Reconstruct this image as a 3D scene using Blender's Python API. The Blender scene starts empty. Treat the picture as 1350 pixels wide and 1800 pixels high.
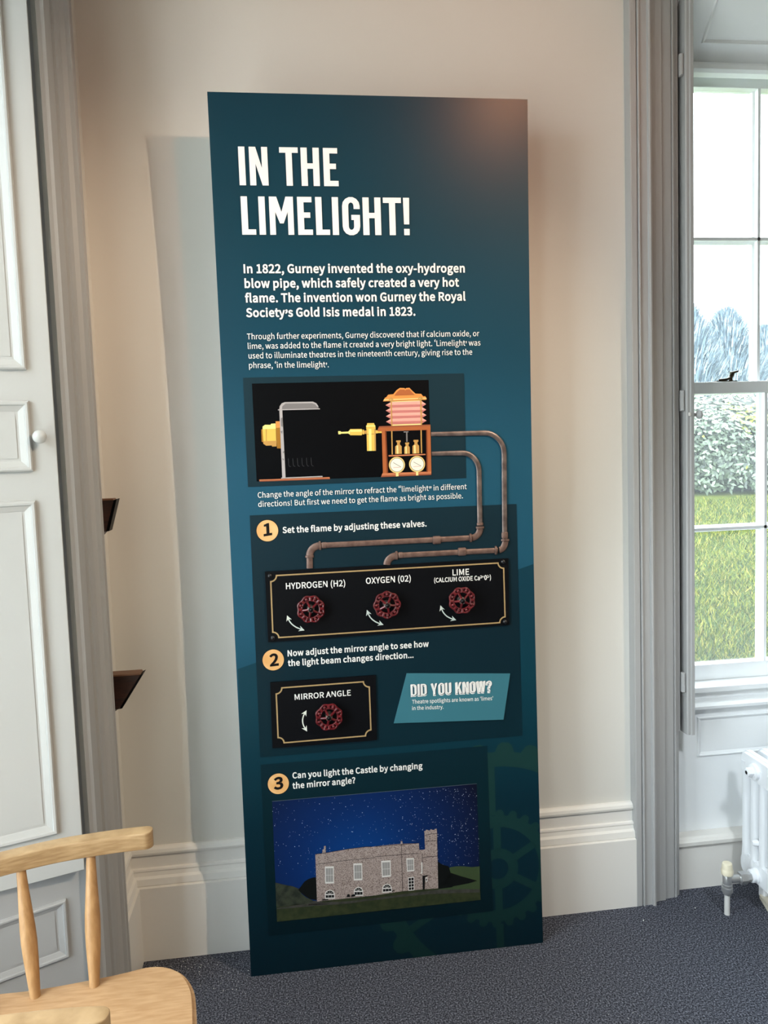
import bpy, bmesh, math, random, json
from mathutils import Vector, Matrix
from mathutils.geometry import tessellate_polygon

random.seed(7)
scene = bpy.context.scene
COL = scene.collection

# ---------------------------------------------------------------- camera
cam_data = bpy.data.cameras.new('camera')
cam = bpy.data.objects.new('camera', cam_data)
COL.objects.link(cam)
cam_data.sensor_fit = 'VERTICAL'
cam_data.sensor_height = 36.0
cam_data.lens = 36.0 * 1352.0 / 1800.0
cam_data.clip_start = 0.02
cam_data.clip_end = 300
CAMLOC = Vector((0.1504, -1.9680, 1.3716))
yaw, pitch, roll = (0.12419, 0.07787, 0.03386)
fwd = Vector((math.sin(yaw) * math.cos(pitch), math.cos(yaw) * math.cos(pitch), -math.sin(pitch)))
right = Vector((math.cos(yaw), -math.sin(yaw), 0))
down = fwd.cross(right)
r2 = math.cos(roll) * right + math.sin(roll) * down
d2 = -math.sin(roll) * right + math.cos(roll) * down
m = Matrix((r2, -d2, -fwd)).transposed().to_4x4()
m.translation = CAMLOC
cam.matrix_world = m
scene.camera = cam

# ---------------------------------------------------------------- world, lights, exposure
scene.view_settings.view_transform = 'Standard'
scene.view_settings.look = 'None'
scene.view_settings.gamma = 1.0
scene.view_settings.exposure = 0.52
scene.view_settings.use_curve_mapping = False
SKY = 11.0
world = bpy.data.worlds.new('overcast_sky')
scene.world = world
world.use_nodes = True
bg = world.node_tree.nodes['Background']
bg.inputs['Color'].default_value = (0.88, 0.95, 1.0, 1)
bg.inputs['Strength'].default_value = SKY
wnt = world.node_tree                  # overcast dome, darker ground below the horizon
wtc = wnt.nodes.new('ShaderNodeTexCoord')
wsp = wnt.nodes.new('ShaderNodeSeparateXYZ')
wrp = wnt.nodes.new('ShaderNodeValToRGB')
wrp.color_ramp.elements[0].position = 0.47
wrp.color_ramp.elements[0].color = (0.42, 0.44, 0.42, 1)
wrp.color_ramp.elements[1].position = 0.53
wrp.color_ramp.elements[1].color = (0.83, 0.93, 1.0, 1)
wmp = wnt.nodes.new('ShaderNodeMapRange')
wmp.inputs['From Min'].default_value = -1.0
wnt.links.new(wtc.outputs['Generated'], wsp.inputs[0])
wnt.links.new(wsp.outputs['Z'], wmp.inputs['Value'])
wnt.links.new(wmp.outputs['Result'], wrp.inputs['Fac'])
wnt.links.new(wrp.outputs['Color'], bg.inputs['Color'])


def light(name, kind, loc, energy, color, target=None, **kw):
    d = bpy.data.lights.new(name, kind)
    d.energy = energy
    d.color = color
    for k, v in kw.items():
        setattr(d, k, v)
    o = bpy.data.objects.new(name, d)
    COL.objects.link(o)
    o.location = loc
    if target is not None:
        o.rotation_euler = (Vector(target) - Vector(loc)).to_track_quat('-Z', 'Y').to_euler()
    return o


WARM = (1.0, 0.81, 0.60)
# warm ceiling spots, plus an added cool spot that brightens the window recess
light('ceiling_or_fill_spot', 'SPOT', (2.06, -1.77, 2.90), 150.0, WARM, (-0.70, 0.12, 0.3), spot_size=math.radians(58), spot_blend=0.7, shadow_soft_size=0.010)
light('ceiling_or_fill_spot', 'SPOT', (1.30, -1.86, 2.96), 36.0, (1.0, 0.44, 0.22), (0.55, 0.0, 2.2), spot_size=math.radians(52), spot_blend=0.9, shadow_soft_size=0.05)
light('ceiling_or_fill_spot', 'SPOT', (1.15, -2.3, 3.05), 140.0, (0.86, 0.94, 1.0), (1.62, 0.2, 0.22), spot_size=math.radians(30), spot_blend=0.8, shadow_soft_size=0.16)  # added fill light for the recess under the right window
# daylight portals (give off no light of their own, they guide the sky's light in through the windows and the added opening)
for loc, tgt, sx, sy in (((-0.86, -0.94, 1.5), (0, -0.94, 1.5), 0.85, 2.4), ((-0.86, -1.83, 1.42), (0, -1.83, 1.42), 0.65, 2.66), ((1.80, 0.40, 1.6), (1.80, -1, 1.6), 0.95, 2.1)):
    po = light('window_portal', 'AREA', loc, 1.0, (1, 1, 1), tgt, shape='RECTANGLE', size=sx, size_y=sy)
    po.data.cycles.is_portal = True

# ---------------------------------------------------------------- helpers


def lin(c):
    def f(x):
        x /= 255.0
        return x / 12.92 if x <= 0.04045 else ((x + 0.055) / 1.055) ** 2.4
    return (f(c[0]), f(c[1]), f(c[2]), 1.0)


def mat(name, rgb, rough=0.5, metal=0.0, spec=0.5, noise=None, bump=None, scale3=None):
    """principled surface; noise = (rgb2, scale, detail) mixes a second colour; bump = (scale, strength)"""
    m = bpy.data.materials.new(name)
    m.use_nodes = True
    nt = m.node_tree
    b = nt.nodes['Principled BSDF']
    b.inputs['Base Color'].default_value = lin(rgb)
    b.inputs['Roughness'].default_value = rough
    b.inputs['Metallic'].default_value = metal
    b.inputs['Specular IOR Level'].default_value = spec
    if noise or bump:
        tc = nt.nodes.new('ShaderNodeTexCoord')
        mp = nt.nodes.new('ShaderNodeMapping')
        nt.links.new(tc.outputs['Object'], mp.inputs['Vector'])
        if scale3:
            mp.inputs['Scale'].default_value = scale3
    if noise:
        n = nt.nodes.new('ShaderNodeTexNoise')
        n.inputs['Scale'].default_value = noise[1]
        n.inputs['Detail'].default_value = noise[2]
        nt.links.new(mp.outputs['Vector'], n.inputs['Vector'])
        r = nt.nodes.new('ShaderNodeValToRGB')
        r.color_ramp.elements[0].position = 0.36
        r.color_ramp.elements[1].position = 0.64
        r.color_ramp.elements[0].color = lin(rgb)
        r.color_ramp.elements[1].color = lin(noise[0])
        nt.links.new(n.outputs['Fac'], r.inputs['Fac'])
        nt.links.new(r.outputs['Color'], b.inputs['Base Color'])
    if bump:
        n2 = nt.nodes.new('ShaderNodeTexNoise')
        n2.inputs['Scale'].default_value = bump[0]
        n2.inputs['Detail'].default_value = 4
        nt.links.new(mp.outputs['Vector'], n2.inputs['Vector'])
        bp = nt.nodes.new('ShaderNodeBump')
        bp.inputs['Strength'].default_value = bump[1]
        bp.inputs['Distance'].default_value = 0.004
        nt.links.new(n2.outputs['Fac'], bp.inputs['Height'])
        nt.links.new(bp.outputs['Normal'], b.inputs['Normal'])
    return m


def tag(o, label=None, cat=None, group=None, kind=None):
    if label:
        o['label'] = label
    if cat:
        o['category'] = cat
    if group:
        o['group'] = group
    if kind:
        o['kind'] = kind
    return o


def empty(name, loc=(0, 0, 0), parent=None):
    o = bpy.data.objects.new(name, None)
    COL.objects.link(o)
    o.empty_display_size = 0.05
    o.location = loc
    if parent:
        o.parent = parent
    return o


def world_loc(o):
    v = Vector(o.location)
    while o.parent:
        o = o.parent
        v += o.location
    return v


def obj(name, bm, mats, parent=None, smooth=False, loc=None):
    """link a bmesh built in world coordinates; the object's origin is its parent's (or loc)"""
    off = world_loc(parent) if parent else Vector(loc or (0, 0, 0))
    for v in bm.verts:
        v.co -= off
    me = bpy.data.meshes.new(name)
    bm.to_mesh(me)
    bm.free()
    if not isinstance(mats, (list, tuple)):
        mats = [mats]
    for mm in mats:
        me.materials.append(mm)
    if smooth:
        for p in me.polygons:
            p.use_smooth = True
        me.set_sharp_from_angle(angle=math.radians(38))
    o = bpy.data.objects.new(name, me)
    COL.objects.link(o)
    if parent:
        o.parent = parent
    else:
        o.location = off
    return o


def box(bm, lo, hi, bev=0.0, mi=0):
    r = bmesh.ops.create_cube(bm, size=1.0)
    vs = r['verts']
    for v in vs:
        v.co = Vector([lo[i] + (v.co[i] + 0.5) * (hi[i] - lo[i]) for i in range(3)])
    fs = {f for v in vs for f in v.link_faces}
    for f in fs:
        f.material_index = mi
    if bev:
        es = {e for v in vs for e in v.link_edges}
        bmesh.ops.bevel(bm, geom=list(es), offset=bev, segments=2, profile=0.5, affect='EDGES')
    return vs


def prism(bm, pts, vec, mi=0):
    """closed outline (3D points) extruded along vec"""
    vec = Vector(vec)
    a = [bm.verts.new(Vector(p)) for p in pts]
    b = [bm.verts.new(Vector(p) + vec) for p in pts]
    n = len(pts)
    fs = []
    for i in range(n):
        fs.append(bm.faces.new((a[i], a[(i + 1) % n], b[(i + 1) % n], b[i])))
    fs.append(bm.faces.new(a[::-1]))
    fs.append(bm.faces.new(b))
    for f in fs:
        f.material_index = mi
    bmesh.ops.recalc_face_normals(bm, faces=fs)
    return fs


def tube(bm, pts, rad, seg=12, cap=True, mi=0, closed=False, squash=None):
    """round tube through points; rad scalar or list; squash=(axis vector, factor) flattens rings along an axis"""
    pts = [Vector(p) for p in pts]
    n = len(pts)
    rads = rad if isinstance(rad, (list, tuple)) else [rad] * n
    rings = []
    prev = None
    for i, p in enumerate(pts):
        if closed:
            t = (pts[(i + 1) % n] - pts[i - 1]).normalized()
        else:
            t = (pts[min(i + 1, n - 1)] - pts[max(i - 1, 0)]).normalized()
        if prev is None:
            ref = Vector((0, 0, 1)) if abs(t.z) < 0.9 else Vector((1, 0, 0))
            u = t.cross(ref).normalized()
        else:
            u = (prev - t * prev.dot(t)).normalized()
        prev = u
        w = t.cross(u)
        ring = []
        for k in range(seg):
            a = 2 * math.pi * k / seg
            off = (u * math.cos(a) + w * math.sin(a)) * rads[i]
            if squash:
                ax = squash[0]
                off = off - ax * off.dot(ax) * (1 - squash[1])
            ring.append(bm.verts.new(p + off))
        rings.append(ring)
    fs = []
    rng = range(n) if closed else range(n - 1)
    for i in rng:
        A, B = rings[i], rings[(i + 1) % n]
        for k in range(seg):
            fs.append(bm.faces.new((A[k], A[(k + 1) % seg], B[(k + 1) % seg], B[k])))
    if cap and not closed:
        fs.append(bm.faces.new(rings[0][::-1]))
        fs.append(bm.faces.new(rings[-1]))
    for f in fs:
        f.material_index = mi
    bmesh.ops.recalc_face_normals(bm, faces=fs)


def lathe(bm, base, axis, prof, seg=24, mi=0):
    """prof = [(distance along axis, radius)]"""
    axis = Vector(axis).normalized()
    base = Vector(base)
    tube_pts = [base + axis * s for s, r in prof]
    ref = Vector((0, 0, 1)) if abs(axis.z) < 0.9 else Vector((1, 0, 0))
    u = axis.cross(ref).normalized()
    w = axis.cross(u)
    rings = []
    for p, (s, r) in zip(tube_pts, prof):
        rings.append([bm.verts.new(p + (u * math.cos(2 * math.pi * k / seg) + w * math.sin(2 * math.pi * k / seg)) * max(r, 1e-5)) for k in range(seg)])
    fs = []
    for A, B in zip(rings, rings[1:]):
        for k in range(seg):
            fs.append(bm.faces.new((A[k], A[(k + 1) % seg], B[(k + 1) % seg], B[k])))
    fs.append(bm.faces.new(rings[0][::-1]))
    fs.append(bm.faces.new(rings[-1]))
    for f in fs:
        f.material_index = mi
    bmesh.ops.recalc_face_normals(bm, faces=fs)


def mould(bm, org, ux, uz, nrm, x0, x1, z0, z1, w=0.024, h=0.009, field=True, mi=0):
    """applied panel moulding: a mitred raised ring on a face plus a slightly raised field"""
    org, ux, uz, nrm = Vector(org), Vector(ux).normalized(), Vector(uz).normalized(), Vector(nrm).normalized()
    prof = [(0, -0.001), (0.0015, h * 0.75), (w * 0.18, h), (w * 0.36, h * 0.95), (w * 0.45, h * 0.55), (w * 0.85, h * 0.12), (w, -0.001)]
    rings = []
    for i, d in prof:
        c = [(x0 + i, z0 + i), (x1 - i, z0 + i), (x1 - i, z1 - i), (x0 + i, z1 - i)]
        rings.append([bm.verts.new(org + ux * a + uz * b + nrm * d) for a, b in c])
    fs = []
    for A, B in zip(rings, rings[1:]):
        for k in range(4):
            fs.append(bm.faces.new((A[k], A[(k + 1) % 4], B[(k + 1) % 4], B[k])))
    if field:
        i = w + 0.004
        c = [(x0 + i, z0 + i), (x1 - i, z0 + i), (x1 - i, z1 - i), (x0 + i, z1 - i)]
        fs.append(bm.faces.new([bm.verts.new(org + ux * a + uz * b + nrm * 0.0012) for a, b in c]))
    for f in fs:
        f.material_index = mi
        f.normal_update()
        if f.normal.dot(nrm) < -0.2:
            f.normal_flip()


# ---------------------------------------------------------------- materials
M_wall = mat('wall_paint', (217, 214, 207), 0.85, spec=0.2, bump=(55, 0.06))
M_shut = mat('shutter_gloss_paint', (188, 187, 184), 0.36, spec=0.45, bump=(38, 0.10))
M_far = mat('unseen_wall_darkened', (150, 142, 132), 0.85, spec=0.2)  # for unseen walls, darkened to cut their bounced light
M_gloss = mat('white_gloss_paint', (228, 224, 218), 0.38, spec=0.45, bump=(38, 0.10))
M_arch = mat('grey_white_paint', (170, 169, 168), 0.45, spec=0.4, bump=(38, 0.10))
M_sash = mat('white_sash_paint', (240, 242, 243), 0.4, spec=0.45, bump=(60, 0.05))
M_ceil = mat('ceiling_paint', (230, 228, 222), 0.9, spec=0.2)
M_dark = mat('hole_shade', (22, 21, 22), 0.9)
M_bmetal = mat('aged_brass', (70, 62, 50), 0.4, metal=0.8)
M_chrome = mat('worn_chrome', (196, 196, 196), 0.3, metal=0.75, bump=(90, 0.2))
M_rad = mat('radiator_enamel', (236, 238, 241), 0.3, spec=0.5)
M_cream = mat('cream_plastic', (232, 222, 196), 0.45)
M_pipe = mat('painted_pipe', (214, 212, 208), 0.4)
M_black = mat('black_edge', (9, 9, 10), 0.25)

# ---------------------------------------------------------------- floor, walls, ceiling
XL, XR, YB, YF, ZC = -0.33, 2.75, 0.148, -4.2, 3.25


def carpet():
    m = mat('charcoal_carpet', (34, 37, 44), 0.95, spec=0.1)
    nt = m.node_tree
    b = nt.nodes['Principled BSDF']
    tc = nt.nodes.new('ShaderNodeTexCoord')
    n = nt.nodes.new('ShaderNodeTexNoise')
    n.inputs['Scale'].default_value = 240
    n.inputs['Detail'].default_value = 6
    n.inputs['Roughness'].default_value = 0.65
    nt.links.new(tc.outputs['Object'], n.inputs['Vector'])
    r = nt.nodes.new('ShaderNodeValToRGB')
    e = r.color_ramp.elements
    e[0].position, e[1].position = 0.38, 0.66
    e[0].color, e[1].color = lin((30, 32, 38)), lin((146, 148, 160))
    mid = e.new(0.5)
    mid.color = lin((74, 76, 86))
    nt.links.new(n.outputs['Fac'], r.inputs['Fac'])
    nt.links.new(r.outputs['Color'], b.inputs['Base Color'])
    bp = nt.nodes.new('ShaderNodeBump')
    bp.inputs['Strength'].default_value = 0.9
    bp.inputs['Distance'].default_value = 0.004
    nt.links.new(n.outputs['Fac'], bp.inputs['Height'])
    nt.links.new(bp.outputs['Normal'], b.inputs['Normal'])
    return m


bm = bmesh.new()
box(bm, (XL - 0.9, YF - 0.2, -0.12), (XR + 0.2, YB + 0.45, 0.0))
tag(obj('floor', bm, carpet()), 'dark charcoal speckled carpet floor', kind='structure')

bm = bmesh.new()
box(bm, (XL - 0.9, YF - 0.2, ZC), (XR + 0.2, YB + 0.45, ZC + 0.12))
tag(obj('ceiling', bm, M_ceil), kind='structure')

bm = bmesh.new()                       # back wall, with the right-hand window recess left open
box(bm, (XL - 0.9, YB, 0), (1.272, YB + 0.45, ZC))
box(bm, (1.272, YB, 2.70), (2.42, YB + 0.45, ZC))
box(bm, (2.42, YB, 0), (XR + 0.2, YB + 0.45, ZC))
tag(obj('wall_back', bm, M_wall), 'cream painted wall behind the tall teal panel', kind='structure')

bm = bmesh.new()                       # left wall: short return beside the corner, then the left window recess
box(bm, (XL - 0.9, -0.165, 0), (XL, YB, ZC))
box(bm, (XL - 0.5, -1.36, 2.75), (XL, -0.165, ZC))
box(bm, (XL - 0.5, -1.50, 0), (XL, -1.36, ZC))
box(bm, (XL - 0.5, -2.60, 0), (XL, -2.15, ZC))
box(bm, (XL - 0.5, -2.15, 0), (XL, -1.50, 0.08))      # unseen opening beside the camera, added to let in more daylight
box(bm, (XL - 0.5, -2.60, 2.75), (XL, -1.50, ZC))
box(bm, (XL - 0.5, YF, 0), (XL, -2.60, ZC))
tag(obj('wall_left', bm, M_wall), kind='structure')
bm = bmesh.new()
box(bm, (XR, YF, 0), (XR + 0.2, YB, ZC))
tag(obj('wall_right', bm, M_far), kind='structure')
bm = bmesh.new()
box(bm, (XL - 0.5, YF - 0.2, 0), (XR, YF, ZC))
tag(obj('wall_front', bm, M_far), kind='structure')

# ---------------------------------------------------------------- skirting boards
SK = [(0.31, 0.0), (0.3095, 0.007), (0.304, 0.014), (0.296, 0.0165), (0.290, 0.015), (0.288, 0.009), (0.2535, 0.010), (0.2515, 0.0165), (0.247, 0.018), (0.243, 0.0165), (0.233, 0.019), (0.228, 0.026), (0.2115, 0.029), (0.2085, 0.027), (0.2065, 0.035), (0.0, 0.035), (0.0, 0.0)]


def sweep(bm, p0, p1, n, prof, m0=0.0, m1=0.0):
    """profile (z, d) swept from p0 to p1 in plan, d along n; m0 / m1 mitre the ends"""
    p0, p1, n = Vector(p0), Vector(p1), Vector(n)
    t = (p1 - p0).normalized()
    A = [bm.verts.new((*(p0 + n * d + t * d * m0), z)) for z, d in prof]
    B = [bm.verts.new((*(p1 + n * d - t * d * m1), z)) for z, d in prof]
    k = len(prof)
    fs = [bm.faces.new((A[i], A[(i + 1) % k], B[(i + 1) % k], B[i])) for i in range(k)]
    fs += [bm.faces.new(A[::-1]), bm.faces.new(B)]
    bmesh.ops.recalc_face_normals(bm, faces=fs)


bm = bmesh.new()
sweep(bm, (XL, YB), (1.128, YB), (0, -1), SK, m0=1.0)
tag(obj('baseboard_back', bm, M_gloss), 'tall moulded skirting board behind the teal panel', kind='structure')
bm = bmesh.new()
sweep(bm, (XL, -0.036), (XL, YB), (1, 0), SK, m1=1.0)
tag(obj('baseboard_left', bm, M_gloss), 'short mitred skirting return in the left corner', kind='structure')

# ---------------------------------------------------------------- window architraves (trim)
AR = [(0, 0), (0, .034), (.003, .035), (.019, .035), (.0205, .030), (.0225, .030), (.0235, .038), (.027, .039), (.029, .034), (.053, .034), (.0545, .041), (.059, .043), (.064, .041), (.066, .033), (.074, .024), (.088, .020), (.1075, .020), (.109, .014), (.142, .011), (.143, .007), (.145, .007), (.146, .012), (.150, .012), (.156, .006), (.166, .0)]
bm = bmesh.new()
prism(bm, [(1.127 + s * 0.92, YB - d, 0) for s, d in AR], (0, 0, 3.0))
tag(obj('trim_1', bm, M_arch), 'moulded architrave beside the right window', kind='structure')
bm = bmesh.new()
prism(bm, [(XL + d, -0.034 - s, 0) for s, d in AR], (0, 0, 3.0))
tag(obj('trim_2', bm, M_arch), 'moulded architrave beside the left shutter', kind='structure')

# ---------------------------------------------------------------- left window recess (outer part lies outside the frame)
RD = Vector((-0.89, -0.456, 0)).normalized()
RN = Vector((RD.y, -RD.x, 0))          # towards the camera
if RN.y > 0:
    RN = -RN
R0 = Vector((-0.335, -0.1575, 0))
bm = bmesh.new()
e = R0 + RD * 0.52
prism(bm, [R0, e, e + Vector((0, 0.4, 0)), R0 + Vector((0, 0.4, 0))], (0, 0, 2.75))
mould(bm, R0 + RN * 0.0, RD, (0, 0, 1), RN, 0.068, 0.40, 0.233, 0.373, w=0.022, h=0.008)
tag(obj('wall_left_recess', bm, M_arch), 'grey panelled window reveal below the left shutter', kind='structure')
bm = bmesh.new()                       # far side of the left recess, apron and head
box(bm, (-0.83, -1.36, 0), (-0.76, -0.30, 0.30))
box(bm, (-0.83, -1.36, 2.68), (-0.76, -0.30, 2.75))
box(bm, (-0.83, -1.40, 0), (-0.76, -1.36, 2.75))
box(bm, (-0.83, -0.52, 0.30), (-0.76, -0.30, 2.68))
tag(obj('wall_left_apron', bm, M_sash), kind='structure')
w2 = tag(empty('window_2', (-0.80, -0.94, 0.30)), kind='structure')
bm = bmesh.new()
for y0, y1, z0, z1 in ((-1.36, -1.31, .30, 2.68), (-0.57, -0.52, .30, 2.68), (-1.31, -0.57, .30, .37), (-1.31, -0.57, 2.62, 2.68), (-1.31, -0.57, 1.47, 1.51), (-1.07, -1.05, .37, 2.62), (-0.83, -0.81, .37, 2.62), (-1.31, -0.57, .92, .94), (-1.31, -0.57, 2.05, 2.07)):
    box(bm, (-0.82, y0, z0), (-0.78, y1, z1))
obj('window_frame', bm, M_sash, w2)

# ---------------------------------------------------------------- right window: recess, apron, soffit, sashes
bm = bmesh.new()
box(bm, (1.272, 0.205, 0), (2.42, 0.42, 0.555))
mould(bm, (0, 0.205, 0), (1, 0, 0), (0, 0, 1), (0, -1, 0), 1.369, 2.33, 0.402, 0.527, w=0.014, h=0.006)
tag(obj('wall_recess', bm, M_sash), 'white panelled wall under the right window sill', kind='structure')
SKR = [(0.166, 0.0), (0.166, 0.034), (0.163, 0.042), (0.154, 0.047), (0.143, 0.046), (0.137, 0.040), (0.134, 0.034), (0.0, 0.034), (0.0, 0.0)]
bm = bmesh.new()
sweep(bm, (1.272, 0.2045), (2.42, 0.2045), (0, -1), SKR)
tag(obj('baseboard_recess', bm, M_gloss), 'low skirting with rounded top under the right window', kind='structure')

bm = bmesh.new()                       # sloping panelled soffit above the window
prism(bm, [(1.272, 0.140, 2.625), (1.272, 0.272, 2.487), (1.272, 0.45, 2.487), (1.272, 0.45, 2.75), (1.272, 0.140, 2.75)], (1.148, 0, 0))
sl = Vector((0, 0.272 - 0.140, 2.487 - 2.625))
sn = Vector((0, -sl.z, sl.y)).normalized()
if sn.z > 0:
    sn = -sn
mould(bm, (0, 0.140, 2.625), (1, 0, 0), sl, sn, 1.402, 2.30, -0.05, 0.135, w=0.012, h=0.006)
tag(obj('trim_3', bm, M_sash), 'panelled white soffit over the right window', kind='structure')

w1 = tag(empty('window_1', (1.80, 0.28, 0.56)), 'tall white sash window beside the radiator', kind='structure')
bm = bmesh.new()                       # sill mouldings
box(bm, (1.272, 0.205, 0.600), (2.42, 0.42, 0.618), 0.003)
box(bm, (1.272, 0.225, 0.575), (2.42, 0.42, 0.6005))
prism(bm, [(1.272, 0.215, 0.578), (1.272, 0.188, 0.574), (1.272, 0.181, 0.566), (1.272, 0.183, 0.557), (1.272, 0.200, 0.552), (1.272, 0.42, 0.552), (1.272, 0.42, 0.578)], (1.148, 0, 0))
obj('window_sill', bm, M_sash, w1)
bm = bmesh.new()                       # box frame
box(bm, (1.272, 0.272, 0.618), (1.352, 0.42, 2.49))
box(bm, (2.345, 0.272, 0.618), (2.42, 0.42, 2.49))
box(bm, (1.352, 0.272, 2.478), (2.345, 0.42, 2.56))
prism(bm, [(1.352, 0.256, 2.487), (1.352, 0.250, 2.478), (1.352, 0.250, 2.466), (1.352, 0.258, 2.458), (1.352, 0.275, 2.452), (1.352, 0.275, 2.487)], (0.993, 0, 0))
obj('window_frame', bm, M_sash, w1)


def sash(name, y0, y1, z0, z1, rail_b, rail_t, bars_z, parent):
    bm = bmesh.new()
    x0, x1 = 1.352, 2.345
    box(bm, (x0, y0, z0), (x0 + 0.042, y1, z1), 0.002)
    box(bm, (x1 - 0.042, y0, z0), (x1, y1, z1), 0.002)
    box(bm, (x0 + 0.042, y0, z0), (x1 - 0.042, y1, z0 + rail_b), 0.002)
    box(bm, (x0 + 0.042, y0, z1 - rail_t), (x1 - 0.042, y1, z1), 0.002)
    def bar(lo, hi, ax):
        c = (lo[0] + hi[0]) / 2 if ax == 'x' else (lo[2] + hi[2]) / 2
        if ax == 'x':
            pr = [(c - .010, y1), (c - .010, y0 + .022), (c - .0045, y0 + .016), (c - .0045, y0), (c + .0045, y0), (c + .0045, y0 + .016), (c + .010, y0 + .022), (c + .010, y1)]
            prism(bm, [(a, b, lo[2]) for a, b in pr], (0, 0, hi[2] - lo[2]))
        else:
            pr = [(c - .010, y1), (c - .010, y0 + .022), (c - .0045, y0 + .016), (c - .0045, y0), (c + .0045, y0), (c + .0045, y0 + .016), (c + .010, y0 + .022), (c + .010, y1)]
            prism(bm, [(lo[0], b, a) for a, b in pr], (hi[0] - lo[0], 0, 0))
    for bx in (1.638, 2.052):
        bar((bx, 0, z0 + rail_b), (bx, 0, z1 - rail_t), 'x')
    for bz in bars_z:
        bar((x0 + 0.042, 0, bz), (x1 - 0.042, 0, bz), 'z')
    o = obj(name, bm, M_sash, parent)
    return o


lower = sash('lower_sash', 0.272, 0.308, 0.618, 1.552, 0.050, 0.036, (1.097,), w1)
upper = sash('upper_sash', 0.312, 0.348, 1.517, 2.478, 0.036, 0.036, (1.992,), w1)

M_glass = bpy.data.materials.new('old_window_glass')
M_glass.use_nodes = True
nt = M_glass.node_tree
nt.nodes.remove(nt.nodes['Principled BSDF'])
tr = nt.nodes.new('ShaderNodeBsdfTransparent')
tr.inputs['Color'].default_value = (0.94, 0.96, 0.96, 1)
gl = nt.nodes.new('ShaderNodeBsdfGlossy')
gl.inputs['Roughness'].default_value = 0.03
df = nt.nodes.new('ShaderNodeBsdfTranslucent')
df.inputs['Color'].default_value = (0.9, 0.95, 1.0, 1)
m1 = nt.nodes.new('ShaderNodeMixShader')
m1.inputs['Fac'].default_value = 0.05
m2 = nt.nodes.new('ShaderNodeMixShader')
m2.inputs['Fac'].default_value = 0.02      # pale veil mixed into the panes to imitate outdoor glare
nt.links.new(tr.outputs[0], m1.inputs[1])
nt.links.new(gl.outputs[0], m1.inputs[2])
nt.links.new(m1.outputs[0], m2.inputs[1])
nt.links.new(df.outputs[0], m2.inputs[2])
nt.links.new(m2.outputs[0], nt.nodes['Material Output'].inputs['Surface'])


def pane(parent, ax, c, a0, a1, z0, z1):
    bm = bmesh.new()
    if ax == 'y':
        box(bm, (a0, c - .0015, z0), (a1, c + .0015, z1))
    else:
        box(bm, (c - .0015, a0, z0), (c + .0015, a1, z1))
    return obj('window_glass', bm, M_glass, parent)


pane(lower, 'y', 0.296, 1.394, 2.303, 0.668, 1.516)
pane(upper, 'y', 0.336, 1.394, 2.303, 1.553, 2.442)
pane(w2, 'x', -0.80, -1.31, -0.57, 0.37, 2.62)

bm = bmesh.new()                       # sash fastener on the meeting rail
box(bm, (1.478, 0.278, 1.5525), (1.545, 0.300, 1.5555))
lathe(bm, (1.530, 0.288, 1.555), (0, 0, 1), [(0, .007), (.006, .006), (.014, .004), (.02, .004)], 12)
tube(bm, [(1.49, .288, 1.559), (1.515, .287, 1.560), (1.533, .286, 1.566), (1.538, .285, 1.578)], [.003, .004, .004, .0035], 8)
tube(bm, [(1.528, .286, 1.578), (1.552, .284, 1.584)], [.005, .003], 8)
obj('sash_fastener', bm, M_bmetal, w1, smooth=True)

# ---------------------------------------------------------------- window shutters
# right: folded shutter seen edge-on
sh = tag(empty('window_shutter', (1.30, 0.2, 0.50)), 'white folding shutter seen edge-on beside the right window, small white knob', 'shutter')
bm = bmesh.new()
prism(bm, [(1.2975, 0.268, 0.503), (1.2975, 0.133, 0.503), (1.301, 0.130, 0.503), (1.308, 0.130, 0.503), (1.3105, 0.1265, 0.503), (1.3195, 0.1265, 0.503), (1.3195, 0.268, 0.503)], (0, 0, 2.15))
mould(bm, (1.3195, 0, 0), (0, 1, 0), (0, 0, 1), (1, 0, 0), 0.150, 0.25, 0.60, 1.30, w=0.018, h=0.005)
mould(bm, (1.3195, 0, 0), (0, 1, 0), (0, 0, 1), (1, 0, 0), 0.150, 0.25, 1.52, 2.5, w=0.018, h=0.005)
obj('front_leaf', bm, M_arch, sh)
bm = bmesh.new()
box(bm, (1.2745, 0.150, 0.507), (1.2865, 0.268, 2.653), 0.002)
obj('rear_leaf', bm, M_arch, sh)
for zz in (0.66, 1.49, 2.42):
    bm = bmesh.new()
    box(bm, (1.2865, 0.1385, zz - 0.030), (1.2975, 0.150, zz + 0.030), 0.002)
    lathe(bm, (1.292, 0.139, zz - 0.028), (0, 0, 1), [(0, .0045), (.018, .0045), (.019, .0038), (.037, .0038), (.038, .0045), (.056, .0045)], 10)
    obj('hinge', bm, M_arch, sh)
bm = bmesh.new()
lathe(bm, (1.3195, 0.1385, 1.449), (1, 0, 0), [(0, .0085), (.004, .0085), (.006, .005), (.012, .0055), (.016, .010), (.021, .0135), (.026, .0130), (.030, .008), (.0315, .001)], 20)
obj('knob', bm, M_arch, sh, smooth=True)
bm = bmesh.new()
box(bm, (1.3035, 0.124, 1.445), (1.309, 0.1305, 1.455), 0.001)
obj('latch_stud', bm, M_gloss, sh)

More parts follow.
